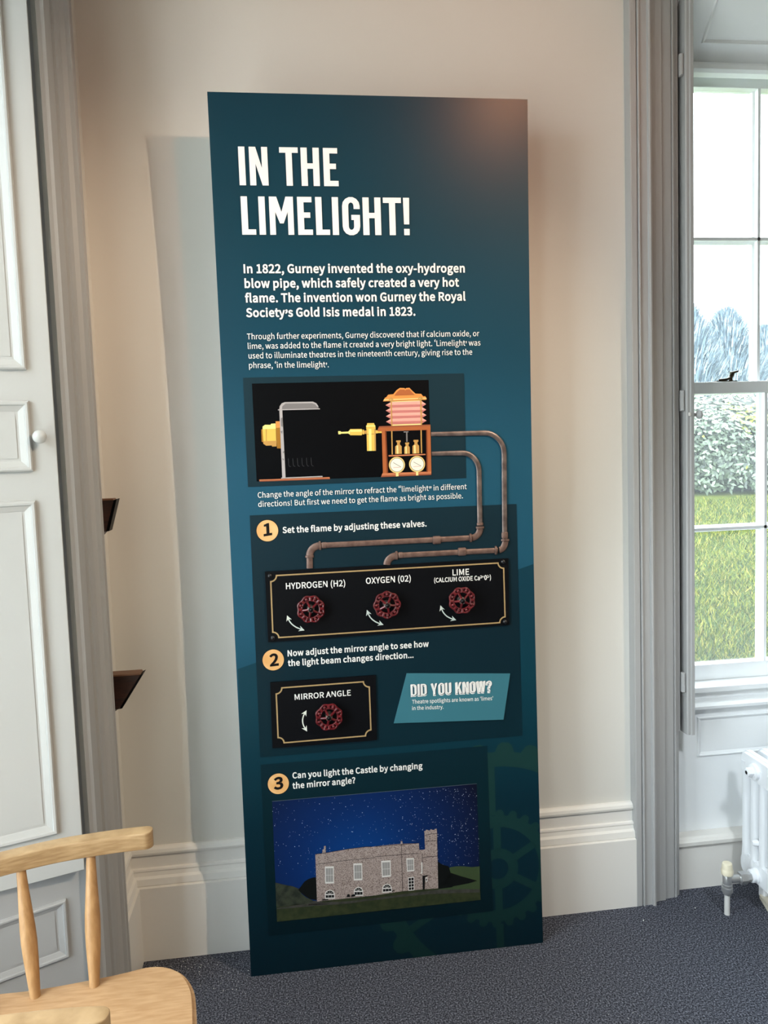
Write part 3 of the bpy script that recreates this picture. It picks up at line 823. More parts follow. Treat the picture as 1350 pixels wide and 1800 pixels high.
HEAD = {
    'I': (165, [[(0, 0), (165, 0), (165, 1000), (0, 1000)]]),
    'N': (474, [[(0, 0), (158, 0), (158, 560), (318, 0), (474, 0), (474, 1000), (318, 1000), (318, 455), (168, 1000), (0, 1000)]]),
    'T': (482, [[(160, 0), (324, 0), (324, 858), (482, 858), (482, 1000), (0, 1000), (0, 858), (160, 858)]]),
    'H': (478, [[(0, 0), (165, 0), (165, 450), (313, 450), (313, 0), (478, 0), (478, 1000), (313, 1000), (313, 592), (165, 592), (165, 1000), (0, 1000)]]),
    'E': (385, [[(0, 0), (385, 0), (385, 142), (165, 142), (165, 450), (330, 450), (330, 592), (165, 592), (165, 858), (375, 858), (375, 1000), (0, 1000)]]),
    'L': (362, [[(0, 0), (362, 0), (362, 142), (165, 142), (165, 1000), (0, 1000)]]),
    'M': (620, [[(0, 0), (150, 0), (150, 600), (262, 300), (358, 300), (470, 600), (470, 0), (620, 0), (620, 1000), (428, 1000), (310, 600), (192, 1000), (0, 1000)]]),
    'G': (465, [arc(232, 230, 232, 240, 180, 360) + [(464, 535), (235, 535), (235, 400), (302, 400)] + arc(232, 232, 70, 95, 0, -180)[0:] + arc(232, 768, 70, 95, 180, 0) + [(302, 690), (464, 690)] + arc(232, 770, 232, 240, 0, 180)]),
    '!': (165, [[(12, 290), (153, 290), (165, 1000), (0, 1000)], [(10, 0), (158, 0), (158, 170), (10, 170)]]),
    'D': (470, [[(0, 0), (230, 0)] + arc(230, 240, 240, 240, -90, 0) + arc(230, 760, 240, 240, 0, 90) + [(0, 1000)], [(165, 142), (165, 858), (215, 858)] + arc(225, 768, 80, 90, 90, 0) + arc(225, 232, 80, 90, 0, -90)]),
    'O': (470, [arc(235, 240, 235, 250, 180, 360) + arc(235, 760, 235, 250, 0, 180), arc(235, 232, 72, 95, 360, 180) + arc(235, 768, 72, 95, 180, 0)]),
    'U': (470, [arc(235, 235, 235, 245, 180, 360) + [(470, 1000), (306, 1000)] + arc(235, 232, 71, 95, 0, -180) + [(164, 1000), (0, 1000)]]),
    'Y': (500, [[(168, 0), (332, 0), (332, 370), (500, 1000), (330, 1000), (250, 600), (170, 1000), (0, 1000), (168, 370)]]),
    'K': (490, [[(0, 0), (165, 0), (165, 300), (215, 400), (320, 0), (490, 0), (325, 560), (480, 1000), (315, 1000), (165, 580), (165, 1000), (0, 1000)]]),
    'W': (700, [[(120, 0), (290, 0), (350, 520), (410, 0), (580, 0), (700, 1000), (545, 1000), (490, 400), (430, 1000), (270, 1000), (210, 400), (155, 1000), (0, 1000)]]),
    '?': (430, [[(140, 290), (295, 290), (295, 380)] + [(300, 440), (380, 540), (425, 640)] + arc(215, 760, 215, 245, 0, 180) + [(0, 690), (155, 690)] + arc(215, 770, 62, 95, 180, 0) + [(275, 690), (250, 620), (160, 510), (140, 400)], [(140, 0), (295, 0), (295, 170), (140, 170)]]),
}


def inside(p, l):
    c = False
    for i in range(len(l)):
        (x1, y1), (x2, y2) = l[i], l[i - 1]
        if (y1 > p[1]) != (y2 > p[1]) and p[0] < (x2 - x1) * (p[1] - y1) / (y2 - y1) + x1:
            c = not c
    return c


def outline_groups(loops):
    outer = [l for i, l in enumerate(loops) if not any(j != i and inside(l[0], m_) for j, m_ in enumerate(loops))]
    return [[o] + [l for l in loops if l is not o and inside(l[0], o)] for o in outer]


def fatten(loops, d):
    """move outlines outwards by d (holes shrink), to embolden a glyph"""
    if not d:
        return loops
    out = []
    areas = []
    for l in loops:
        areas.append(sum(l[i][0] * l[(i + 1) % len(l)][1] - l[(i + 1) % len(l)][0] * l[i][1] for i in range(len(l))) / 2)
    big = max(areas, key=abs)

    for k, l in enumerate(loops):
        hole = any(j != k and inside(l[0], loops[j]) for j in range(len(loops)))
        sgn = 1 if areas[k] > 0 else -1
        if hole:
            sgn = -sgn
        n = len(l)
        res = []
        for i in range(n):
            a, b, c = Vector(l[i - 1]), Vector(l[i]), Vector(l[(i + 1) % n])
            d1, d2_ = (b - a), (c - b)
            if d1.length < 1e-6 or d2_.length < 1e-6:
                res.append(tuple(b))
                continue
            d1.normalize()
            d2_.normalize()
            n1 = Vector((d1.y, -d1.x)) * sgn
            n2 = Vector((d2_.y, -d2_.x)) * sgn
            nn = n1 + n2
            if nn.length < 1e-6:
                nn = n1
            nn.normalize()
            res.append(tuple(b + nn * d / max(nn.dot(n1), 0.6)))
        out.append(res)
    return out


def text(art, mi, layer, s, p0, p1, cap, bold=0.0, table=None, gap=None):
    """set a line of lettering from p0 to p1 (baseline ends), capital height cap; bold in 1/1000 of cap"""
    table = table or FONT
    x = 0.0
    run = []
    for ch in s:
        if ch == '\u2026':
            for _ in range(3):
                run.append((x, FONT['.'][1]))
                x += FONT['.'][0]
            continue
        if ch == ' ':
            x += (table[' '][0] if ' ' in table else 300) + bold * .3
            continue
        w, c = table[ch]
        run.append((x, c))
        x += w + (gap if gap is not None else bold * 1.0)
    xs = [px + gx for px, c in run for l in c for gx, gy in l]
    lo, hi = min(xs) - bold, max(xs) + bold
    p0, p1 = Vector(p0), Vector(p1)
    d = p1 - p0
    for px, c in run:
        for l in [fatten(c, bold)]:
            loops = [[tuple(p0 + d * ((px + gx - lo) / (hi - lo)) + Vector((0, gy / 1000.0 * cap))) for gx, gy in lp] for lp in l]
            # separate parts (such as the dot of an i) are filled one by one, holes stay with their outline
            for grp in outline_groups(loops):
                art.poly(mi, layer, *grp)


def line_of(name, rows, bold, parent, layer=6, mats=None):
    a = Art()
    for s, p, cap in rows:
        text(a, 0, layer, s, p[0], p[1], cap, bold)
    return a.build(name, mats or [P_white], parent, clip=False, step=0)


# heading, letter by letter
a = Art()
for s, xs, p, cap in (
    ('INTHE', (0, 73, 282, 430, 587), [(0.0670, 2.0365), (0.3095, 2.0362)], 0.09110),
    ('LIMELIGHT!', (0, 120, 193, 387, 513, 629, 700, 845, 990, 1134), [(0.0674, 1.9187), (0.4868, 1.9180)], 0.09167),
):
    total = 687.0 if s == 'INTHE' else 1176.0
    P0, P1 = Vector(p[0]), Vector(p[1])
    for ch, x in zip(s, xs):
        w, loops = HEAD[ch]
        sc = (P1 - P0).length / total
        for l in outline_groups(loops):
            a.poly(0, 6, *[[tuple(P0 + (P1 - P0) * (x / total) + Vector((gx * sc / 3.73, gy / 1000 * cap))) for gx, gy in lp] for lp in l])
a.build('title_lettering', [P_white], panel, clip=False, step=0)

line_of('introduction_text', (
    ('In 1822, Gurney invented the oxy-hydrogen', [(0.0665, 1.8266), (0.6282, 1.8258)], 0.02016),
    ('blow pipe, which safely created a very hot', [(0.0671, 1.7909), (0.6121, 1.7905)], 0.02024),
    ('flame. The invention won Gurney the Royal', [(0.0667, 1.7554), (0.6285, 1.7549)], 0.02031),
    ('Society\u2019s Gold Isis medal in 1823.', [(0.0677, 1.7196), (0.4961, 1.7183)], 0.02038),
), 48, panel)
line_of('body_text', (
    ('Through further experiments, Gurney discovered that if calcium oxide, or', [(0.0669, 1.6643), (0.6630, 1.6635)], 0.01396),
    ('lime, was added to the flame it created a very bright light. \u2018Limelight\u2019 was', [(0.0679, 1.6407), (0.6657, 1.6397)], 0.01399),
    ('used to illuminate theatres in the nineteenth century, giving rise to the', [(0.0686, 1.6169), (0.6434, 1.6163)], 0.01402),
    ('phrase, \u2018in the limelight\u2019.', [(0.0686, 1.5931), (0.2688, 1.5914)], 0.01405),
), 8, panel)
line_of('caption_text', (
    ('Change the angle of the mirror to refract the \u201climelight\u201d in different', [(0.0752, 1.2659), (0.6203, 1.2666)], 0.01374),
    ('directions! But first we need to get the flame as bright as possible.', [(0.0753, 1.2426), (0.6094, 1.2428)], 0.01377),
), 10, panel)
line_of('step_text', (('Set the flame by adjusting these valves.', [(0.1340, 1.1726), (0.5099, 1.1728)], 0.01516),), 42, panel)
line_of('step_text', (
    ('Now adjust the mirror angle to see how', [(0.1329, 0.8502), (0.5060, 0.8514)], 0.01517),
    ('the light beam changes direction\u2026', [(0.1325, 0.8242), (0.4642, 0.8242)], 0.01520),
), 42, panel)
line_of('step_text', (
    ('Can you light the Castle by changing', [(0.1315, 0.5243), (0.4783, 0.5211)], 0.01541),
    ('the mirror angle?', [(0.1303, 0.4967), (0.2965, 0.4973)], 0.01537),
), 42, panel)

# --- numbered medallions
P_gold = ink('gold_print', (226, 168, 104), 0.5, noise=((236, 190, 132), 22, 2))
P_num = ink('black_print', (14, 12, 12), 0.5)
for ch, c, box_, cap in (('1', [(0.0955, 1.1805)][0], [(0.0854, 1.1676), (0.1072, 1.1702)], 0.02931), ('2', [(0.0953, 0.8431)][0], [(0.0861, 0.8277), (0.1092, 0.8289)], 0.02998), ('3', [(0.0940, 0.5134)][0], [(0.0821, 0.4989), (0.1068, 0.5008)], 0.03017)):
    a = Art()
    a.disc(1, 6, c, 0.0290, 40)
    a.disc(0, 7, c, 0.0275, 40)
    text(a, 1, 8, ch, box_[0], box_[1], cap, 55)
    a.build('number_medallion', [P_gold, P_num], panel, step=0)

# --- apparatus picture (lamp house, gas jet, bellows cabinet on black)
K = lambda *c: ink('picture_ink', c, 0.45)
names = [('black', (3, 4, 7)), ('silver', (178, 172, 172)), ('dull_silver', (128, 124, 124)), ('brass', (226, 190, 92)), ('bright_brass', (250, 232, 140)), ('dull_brass', (160, 112, 44)), ('plank', (196, 122, 84)), ('vent', (58, 58, 62)), ('wood', (176, 100, 58)), ('dark_wood', (124, 64, 38)), ('oak', (222, 148, 78)), ('pink', (242, 170, 156)), ('rose', (196, 122, 116)), ('cream_gold', (250, 220, 150)), ('dial', (244, 238, 222)), ('gold_line', (196, 150, 84)), ('rust', (150, 86, 60))]
IX = {n: i for i, (n, c) in enumerate(names)}
AM = [ink(n + '_ink', c, 0.5, 0.1) for n, c in names]
a = Art()


def A(n, layer, pts):
    a.poly(IX[n], layer, pts)


A('black', 5, [(0.0737, 1.5545), (0.5262, 1.5537), (0.5270, 1.3071), (0.0741, 1.3074)])
# lamp house
A('dull_brass', 7, [(0.0917, 1.4391), (0.0949, 1.4393), (0.0949, 1.4072), (0.0913, 1.4077)])
A('brass', 7, [(0.0949, 1.4393), (0.0956, 1.4462), (0.1017, 1.4505), (0.1156, 1.4498), (0.1171, 1.4528), (0.1283, 1.4530), (0.1281, 1.3949), (0.1172, 1.3947), (0.1161, 1.3978), (0.1020, 1.3976), (0.0954, 1.4027)])
A('bright_brass', 8, [(0.0956, 1.4462), (0.1017, 1.4505), (0.1156, 1.4498), (0.1171, 1.4528), (0.1283, 1.4530), (0.1283, 1.4398), (0.0953, 1.4395)])
A('gold_line', 8, [(0.0950, 1.4091), (0.1288, 1.4094), (0.1281, 1.3949), (0.1172, 1.3947), (0.1161, 1.3978), (0.1020, 1.3976), (0.0954, 1.4027)])
A('gold_line', 9, [(0.1032, 1.4393), (0.1046, 1.4392), (0.1036, 1.4088), (0.1022, 1.4088)])
A('dull_brass', 8, [(0.1286, 1.4584), (0.1390, 1.4581), (0.1393, 1.3894), (0.1292, 1.3898)])
A('oak', 9, [(0.1286, 1.4584), (0.1390, 1.4581), (0.1391, 1.4422), (0.1293, 1.4416)])
A('dull_silver', 7, [(0.1404, 1.4878), (0.1407, 1.4964), (0.1465, 1.5035), (0.1538, 1.5060), (0.2246, 1.5055), (0.2335, 1.5013), (0.2387, 1.4930), (0.2388, 1.4875)])
A('silver', 8, [(0.1393, 1.4878), (0.1407, 1.4964), (0.1465, 1.5035), (0.1538, 1.5060), (0.2246, 1.5055), (0.2335, 1.5013), (0.2387, 1.4930), (0.2354, 1.4922), (0.2307, 1.4986), (0.2226, 1.5016), (0.1554, 1.5024), (0.1470, 1.4954), (0.1461, 1.4876)])
A('silver', 9, [(0.1359, 1.4881), (0.2421, 1.4880), (0.2420, 1.4856), (0.1358, 1.4859)])
A('silver', 9, [(0.1393, 1.4875), (0.1467, 1.4873), (0.1476, 1.3141), (0.1391, 1.3135)])
for p in ([(0.1421, 1.4657), (0.1471, 1.4682), (0.1460, 1.4438), (0.1421, 1.4457)], [(0.1397, 1.4322), (0.1453, 1.4347), (0.1440, 1.4257)], [(0.1429, 1.3802), (0.1475, 1.3828), (0.1460, 1.3764)], [(0.1403, 1.3638), (0.1461, 1.3627), (0.1446, 1.3582)]):
    A('dull_silver', 10, p)
A('plank', 7, [(0.0809, 1.3121), (0.2600, 1.3117), (0.2608, 1.3065), (0.0811, 1.3069)])
A('rust', 8, [(0.0810, 1.3097), (0.2601, 1.3093), (0.2608, 1.3065), (0.0811, 1.3069)])
A('silver', 8, [(0.1364, 1.3149), (0.2417, 1.3156), (0.2422, 1.3128), (0.1367, 1.3127)])
for q in ([(0.1567, 1.3636), (0.1570, 1.3459), (0.1591, 1.3427), (0.1622, 1.3420)], [(0.1680, 1.3632), (0.1684, 1.3464), (0.1704, 1.3430), (0.1735, 1.3423)], [(0.1795, 1.3634), (0.1798, 1.3460), (0.1819, 1.3426), (0.1850, 1.3421)], [(0.1910, 1.3634), (0.1914, 1.3459), (0.1934, 1.3426), (0.1965, 1.3421)], [(0.2027, 1.3635), (0.2031, 1.3459), (0.2051, 1.3425), (0.2082, 1.3418)], [(0.2144, 1.3635), (0.2148, 1.3458), (0.2169, 1.3424), (0.2200, 1.3418)]):
    a.line(IX['vent'], 7, q, 0.0013)
# gas jet
A('bright_brass', 7, [(0.2866, 1.4287), (0.2924, 1.4285), (0.2943, 1.4265), (0.3125, 1.4269), (0.3172, 1.4316), (0.3167, 1.4190), (0.3123, 1.4221), (0.2941, 1.4222), (0.2921, 1.4207), (0.2868, 1.4209)])
A('brass', 8, [(0.3172, 1.4332), (0.3471, 1.4327), (0.3486, 1.4307), (0.3481, 1.4181), (0.3465, 1.4164), (0.3170, 1.4173)])
A('bright_brass', 9, [(0.3175, 1.4307), (0.3480, 1.4303), (0.3478, 1.4259), (0.3174, 1.4262)])
A('gold_line', 7, [(0.3479, 1.4278), (0.3597, 1.4284), (0.3594, 1.4197), (0.3476, 1.4200)])
A('brass', 8, [(0.3499, 1.4307), (0.3533, 1.4306), (0.3533, 1.4185), (0.3499, 1.4186)])
A('brass', 8, [(0.3599, 1.4327), (0.3835, 1.4320), (0.3826, 1.3753), (0.3593, 1.3757)])
A('bright_brass', 9, [(0.3652, 1.4322), (0.3723, 1.4320), (0.3715, 1.3757), (0.3648, 1.3757)])
A('gold_line', 9, [(0.3796, 1.4321), (0.3835, 1.4320), (0.3826, 1.3753), (0.3790, 1.3754)])
A('gold_line', 9, [(0.3594, 1.4197), (0.3833, 1.4199), (0.3832, 1.4176), (0.3593, 1.4173)])
A('brass', 8, [(0.3592, 1.4411), (0.3828, 1.4410), (0.3835, 1.4320), (0.3594, 1.4319)])
A('bright_brass', 9, [(0.3592, 1.4411), (0.3828, 1.4410), (0.3829, 1.4379), (0.3593, 1.4380)])
A('brass', 8, [(0.3623, 1.4469), (0.3801, 1.4467), (0.3813, 1.4411), (0.3607, 1.4409)])
A('brass', 7, [(0.3824, 1.4274), (0.3864, 1.4286), (0.3902, 1.4260), (0.3991, 1.4257), (0.3990, 1.4206), (0.3901, 1.4209), (0.3861, 1.4198), (0.3826, 1.4209)])
# bellows and crest
A('oak', 8, [(0.4128, 1.5110), (0.4190, 1.5183), (0.4329, 1.5195), (0.4411, 1.5294), (0.4502, 1.5350), (0.4621, 1.5343), (0.4640, 1.5318), (0.4660, 1.5342), (0.4750, 1.5348), (0.4818, 1.5274), (0.4905, 1.5194), (0.5054, 1.5185), (0.5122, 1.5097)])
A('wood', 9, [(0.4409, 1.5236), (0.4501, 1.5311), (0.4620, 1.5304), (0.4639, 1.5279), (0.4659, 1.5303), (0.4749, 1.5309), (0.4816, 1.5226), (0.4884, 1.5162), (0.4347, 1.5155)])
A('oak', 9, [(0.4050, 1.5015), (0.4108, 1.5111), (0.5163, 1.5120), (0.5197, 1.5051), (0.5180, 1.5026)])
A('cream_gold', 10, [(0.4077, 1.5065), (0.5185, 1.5080), (0.5189, 1.5061), (0.4063, 1.5042)])
A('cream_gold', 8, [(0.4273, 1.5009), (0.5040, 1.5021), (0.5038, 1.4963), (0.4271, 1.4951)])
for q in ([(0.4112, 1.4916), (0.4253, 1.4991), (0.5059, 1.5001), (0.5177, 1.4914), (0.5055, 1.4839), (0.4248, 1.4839), (0.4251, 1.4919), (0.5037, 1.4928)], [(0.4113, 1.4776), (0.4248, 1.4847), (0.5055, 1.4853), (0.5177, 1.4771), (0.5055, 1.4702), (0.4247, 1.4699), (0.4250, 1.4780), (0.5033, 1.4787)], [(0.4113, 1.4632), (0.4248, 1.4706), (0.5055, 1.4712), (0.5177, 1.4630), (0.5055, 1.4563), (0.4247, 1.4558), (0.4250, 1.4640), (0.5033, 1.4646)], [(0.4112, 1.4492), (0.4247, 1.4566), (0.5055, 1.4571), (0.5177, 1.4489), (0.5055, 1.4421), (0.4246, 1.4417), (0.4249, 1.4499), (0.5033, 1.4505)]):
    l, t0, t1, r, b1, b0, m0, m1_ = q
    a.poly(IX['pink'], 9, [l, r, t1, t0])
    a.poly(IX['rose'], 9, [l, b0, b1, r])
    a.poly(IX['pink'], 10, [m0, m1_, t1, t0])
A('cream_gold', 8, [(0.4274, 1.4417), (0.5043, 1.4422), (0.5046, 1.4382), (0.4273, 1.4378)])
A('gold_line', 11, [(0.4250, 1.5074), (0.4281, 1.5073), (0.4275, 1.4377), (0.4243, 1.4378)])
A('gold_line', 11, [(0.5021, 1.5075), (0.5053, 1.5074), (0.5054, 1.4382), (0.5021, 1.4383)])
for c in [(0.4261, 1.5055), (0.5029, 1.5061)]:
    a.disc(IX['gold_line'], 11, c, 0.0055, 16, hole=0.0028)
# cabinet
A('wood', 9, [(0.3883, 1.4285), (0.3926, 1.4382), (0.5273, 1.4388), (0.5275, 1.4250), (0.3896, 1.4252)])
A('rust', 10, [(0.3909, 1.4343), (0.3926, 1.4382), (0.5273, 1.4388), (0.5274, 1.4356)])
A('wood', 8, [(0.3992, 1.4263), (0.4111, 1.4265), (0.4124, 1.3158), (0.3988, 1.3149)])
A('dark_wood', 9, [(0.4077, 1.4260), (0.4110, 1.4261), (0.4124, 1.3158), (0.4088, 1.3157)])
A('wood', 8, [(0.5158, 1.4257), (0.5273, 1.4262), (0.5268, 1.3155), (0.5139, 1.3150)])
A('dark_wood', 9, [(0.5158, 1.4257), (0.5186, 1.4256), (0.5171, 1.3153), (0.5139, 1.3150)])
A('plank', 9, [(0.3932, 1.3066), (0.3975, 1.3167), (0.5265, 1.3165), (0.5262, 1.3074)])
A('rust', 10, [(0.3932, 1.3066), (0.3949, 1.3105), (0.5263, 1.3110), (0.5262, 1.3074)])
A('plank', 10, [(0.4149, 1.3630), (0.5120, 1.3631), (0.5124, 1.3599), (0.4152, 1.3593)])
A('dull_silver', 7, [(0.4111, 1.4265), (0.4578, 1.4265), (0.4577, 1.4245), (0.4110, 1.4245)])
A('gold_line', 8, [(0.4239, 1.4261), (0.4271, 1.4260), (0.4263, 1.3646), (0.4232, 1.3645)])
A('gold_line', 8, [(0.5010, 1.4262), (0.5042, 1.4261), (0.5037, 1.3653), (0.5004, 1.3650)])
A('dull_silver', 7, [(0.4567, 1.4232), (0.4693, 1.4232), (0.4692, 1.4202), (0.4566, 1.4200)])
A('dull_silver', 8, [(0.4628, 1.4204), (0.4664, 1.4203), (0.4660, 1.3958), (0.4625, 1.3959)])
for q, qc in (([(0.4324, 1.3654), (0.4330, 1.3846), (0.4383, 1.3892), (0.4385, 1.3955), (0.4361, 1.3959), (0.4362, 1.4002), (0.4480, 1.4003), (0.4479, 1.3956), (0.4457, 1.3952), (0.4455, 1.3893), (0.4501, 1.3849), (0.4499, 1.3652)], [(0.4366, 1.3869), (0.4410, 1.3877), (0.4411, 1.3655), (0.4367, 1.3656)]), ([(0.4563, 1.3650), (0.4568, 1.3819), (0.4605, 1.3851), (0.4607, 1.3896), (0.4593, 1.3905), (0.4594, 1.3940), (0.4700, 1.3941), (0.4699, 1.3901), (0.4683, 1.3894), (0.4681, 1.3853), (0.4712, 1.3822), (0.4711, 1.3648)], [(0.4597, 1.3838), (0.4633, 1.3844), (0.4631, 1.3651), (0.4595, 1.3650)]), ([(0.4779, 1.3646), (0.4785, 1.3843), (0.4839, 1.3889), (0.4840, 1.3948), (0.4816, 1.3953), (0.4818, 1.4002), (0.4946, 1.4002), (0.4945, 1.3952), (0.4921, 1.3949), (0.4919, 1.3890), (0.4960, 1.3846), (0.4960, 1.3648)], [(0.4822, 1.3864), (0.4866, 1.3872), (0.4868, 1.3651), (0.4823, 1.3649)])):
    a.poly(IX['gold_line'], 9, q)
    a.poly(IX['cream_gold'], 10, qc)
for c, st, nd in zip([(0.4360, 1.3367), (0.4892, 1.3373)], ([(0.4324, 1.3170), (0.4394, 1.3170), (0.4395, 1.3075), (0.4325, 1.3071)], [(0.4856, 1.3180), (0.4916, 1.3180), (0.4917, 1.3079), (0.4857, 1.3075)]), ([(0.4263, 1.3435), (0.4468, 1.3309)], [(0.4797, 1.3432), (0.4995, 1.3318)])):
    a.poly(IX['cream_gold'], 11, st)
    a.disc(IX['gold_line'], 11, c, 0.0215, 36)
    a.disc(IX['cream_gold'], 12, c, 0.0205, 36)
    a.disc(IX['black'], 13, c, 0.0182, 36)
    a.disc(IX['dial'], 14, c, 0.0172, 36)
    a.line(IX['black'], 15, nd, 0.0009)
    a.line(IX['rose'], 15, [(c[0] - .010, c[1] - .0065), (c[0] + .009, c[1] - .0058)], 0.0009)
a.build('apparatus_picture', AM, panel)

# --- pipes of the diagram, in low relief
M_iron = mat('iron_pipe', (134, 118, 112), 0.38, metal=0.4, spec=0.6, noise=((98, 84, 80), 40, 4))
M_copper = mat('rusty_fitting', (130, 104, 94), 0.42, metal=0.3, noise=((104, 80, 72), 60, 3))
YAX = Vector((0, 1, 0))


def bend(p, q, r, n=8):
    """quarter bend between the two straight runs meeting near p..q (list of uv)"""
    return [(p[0] + (q[0] - p[0]) * math.sin(math.pi / 2 * k / n), q[1] + (p[1] - q[1]) * math.cos(math.pi / 2 * k / n)) for k in range(n + 1)]


def on_panel(p, d=0.0):
    return Vector((p[0], bow(p[1]) - d, p[1]))


def pipe(name, runs, fittings):
    root = None
    for i, (pts, w) in enumerate(runs):
        bm = bmesh.new()
        tube(bm, [on_panel(p, 0.0035) for p in pts], [w / 2 for p in pts] if not isinstance(w, list) else [x / 2 for x in w], 14, squash=(YAX, 0.42))
        if root is None:
            root = obj(name, bm, M_iron, panel, smooth=True)
        else:
            obj('elbow', bm, M_copper, root, smooth=True)
    for p, q, w in fittings:
        bm = bmesh.new()
        p, q = Vector(p), Vector(q)
        d = (q - p)
        tube(bm, [on_panel(p + d * t, 0.004) for t in (0, .12, .88, 1)], [w / 2 * .86, w / 2, w / 2, w / 2 * .86], 14, squash=(YAX, 0.46))
        obj('fitting', bm, M_copper, root)


pa = [(0.5288, 1.4136), (0.6712, 1.4126), (0.7232, 1.3570), (0.7200, 1.1280), (0.7216, 1.1264), (0.7053, 1.1006), (0.4279, 1.0999), (0.4009, 1.0764)]
pb = [(0.5289, 1.3627), (0.6103, 1.3619), (0.6542, 1.3129), (0.6533, 1.1693), (0.6530, 1.1587), (0.6323, 1.1368), (0.2336, 1.1361), (0.1993, 1.0780)]
PWD = 0.0145
pipe('diagram_pipe', [
    ([pa[0]] + bend(pa[1], pa[2], 0) + [pa[3]], [0.011] + [0.0135] * 10),
    (bend([(0.7046, 1.1006)][0], [(0.7217, 1.1264)][0], 0), 0.017),
    ([(0.6999, 1.0999), (0.4309, 1.0998)], PWD),
    (bend([(0.4293, 1.0994)][0], [(0.4010, 1.0767)][0], 0), 0.0185),
], ((*[(0.7203, 1.1479), (0.7201, 1.1311)], 0.0175), (*[(0.7215, 1.1295), (0.7213, 1.1234)], 0.0225), (*[(0.6977, 1.1001), (0.6921, 1.1000)], 0.0235), (*[(0.6136, 1.1012), (0.5920, 1.1012)], 0.0220), (*[(0.4301, 1.0998), (0.4241, 1.0998)], 0.0235), (*[(0.4445, 1.1000), (0.4324, 1.1000)], 0.0165)))
pipe('diagram_pipe', [
    ([pb[0]] + bend(pb[1], pb[2], 0) + [pb[3]], [0.011] + [0.0135] * 10),
    (bend([(0.6308, 1.1369)][0], [(0.6531, 1.1617)][0], 0), 0.017),
    ([(0.6292, 1.1367), (0.2292, 1.1358)], PWD),
    (bend([(0.2277, 1.1356)][0], [(0.2006, 1.1114)][0], 0), 0.0185),
    ([(0.2003, 1.1129), (0.1993, 1.0780)], 0.0165),
], ((*[(0.6534, 1.1761), (0.6533, 1.1685)], 0.0175), (*[(0.6532, 1.1663), (0.6531, 1.1602)], 0.0225), (*[(0.6300, 1.1369), (0.6243, 1.1367)], 0.0235), (*[(0.5461, 1.1355), (0.5247, 1.1353)], 0.0220), (*[(0.2307, 1.1359), (0.2251, 1.1357)], 0.0235), (*[(0.2454, 1.1361), (0.2336, 1.1359)], 0.0165), (*[(0.2001, 1.1114), (0.2000, 1.1055)], 0.0225)))

# --- control plates with gold line, bolts, lettering, arrows and hand wheels
M_plate = mat('black_plate', (8, 9, 13), 0.5, spec=0.14)
M_goldline = ink('gold_line_print', (176, 148, 104), 0.45)
M_boltm = mat('black_bolt', (24, 24, 27), 0.35)
M_arrow = ink('arrow_print', (222, 226, 216), 0.5)
M_red = mat('red_enamel', (104, 24, 30), 0.25, spec=0.6, noise=((82, 18, 24), 60, 2))
M_hub = mat('steel_hub', (120, 108, 104), 0.3, metal=0.7)
M_nut = mat('dark_steel_nut', (40, 40, 42), 0.15, metal=0.9)
PLT = 0.006


def plate(q, fr, notch_r):
    bm = bmesh.new()
    pts = [Vector((p[0], 0, p[1])) for p in q]
    n = len(pts)
    vb = [bm.verts.new(on_panel(p, 0.0005)) for p in q]
    vf = [bm.verts.new(on_panel(p, PLT)) for p in q]
    for i in range(n):
        bm.faces.new((vb[i], vb[(i + 1) % n], vf[(i + 1) % n], vf[i]))
    bm.faces.new(vf)
    bmesh.ops.recalc_face_normals(bm, faces=bm.faces[:])
    root = obj('control_plate', bm, M_plate, panel)
    return root


def frame_path(c, nr):
    """rectangle with concave notched corners; c = four corner points (TL, TR, BR, BL) in uv"""
    c = [Vector(p) for p in c]
    out = []
    for i in range(4):
        p, a, b = c[i], c[i - 1], c[(i + 1) % 4]
        da, db = (a - p).normalized(), (b - p).normalized()
        for k in range(7):
            t = math.pi / 2 * k / 6
            out.append(tuple(p + da * nr * math.cos(t) + db * nr * math.sin(t)))
    return out


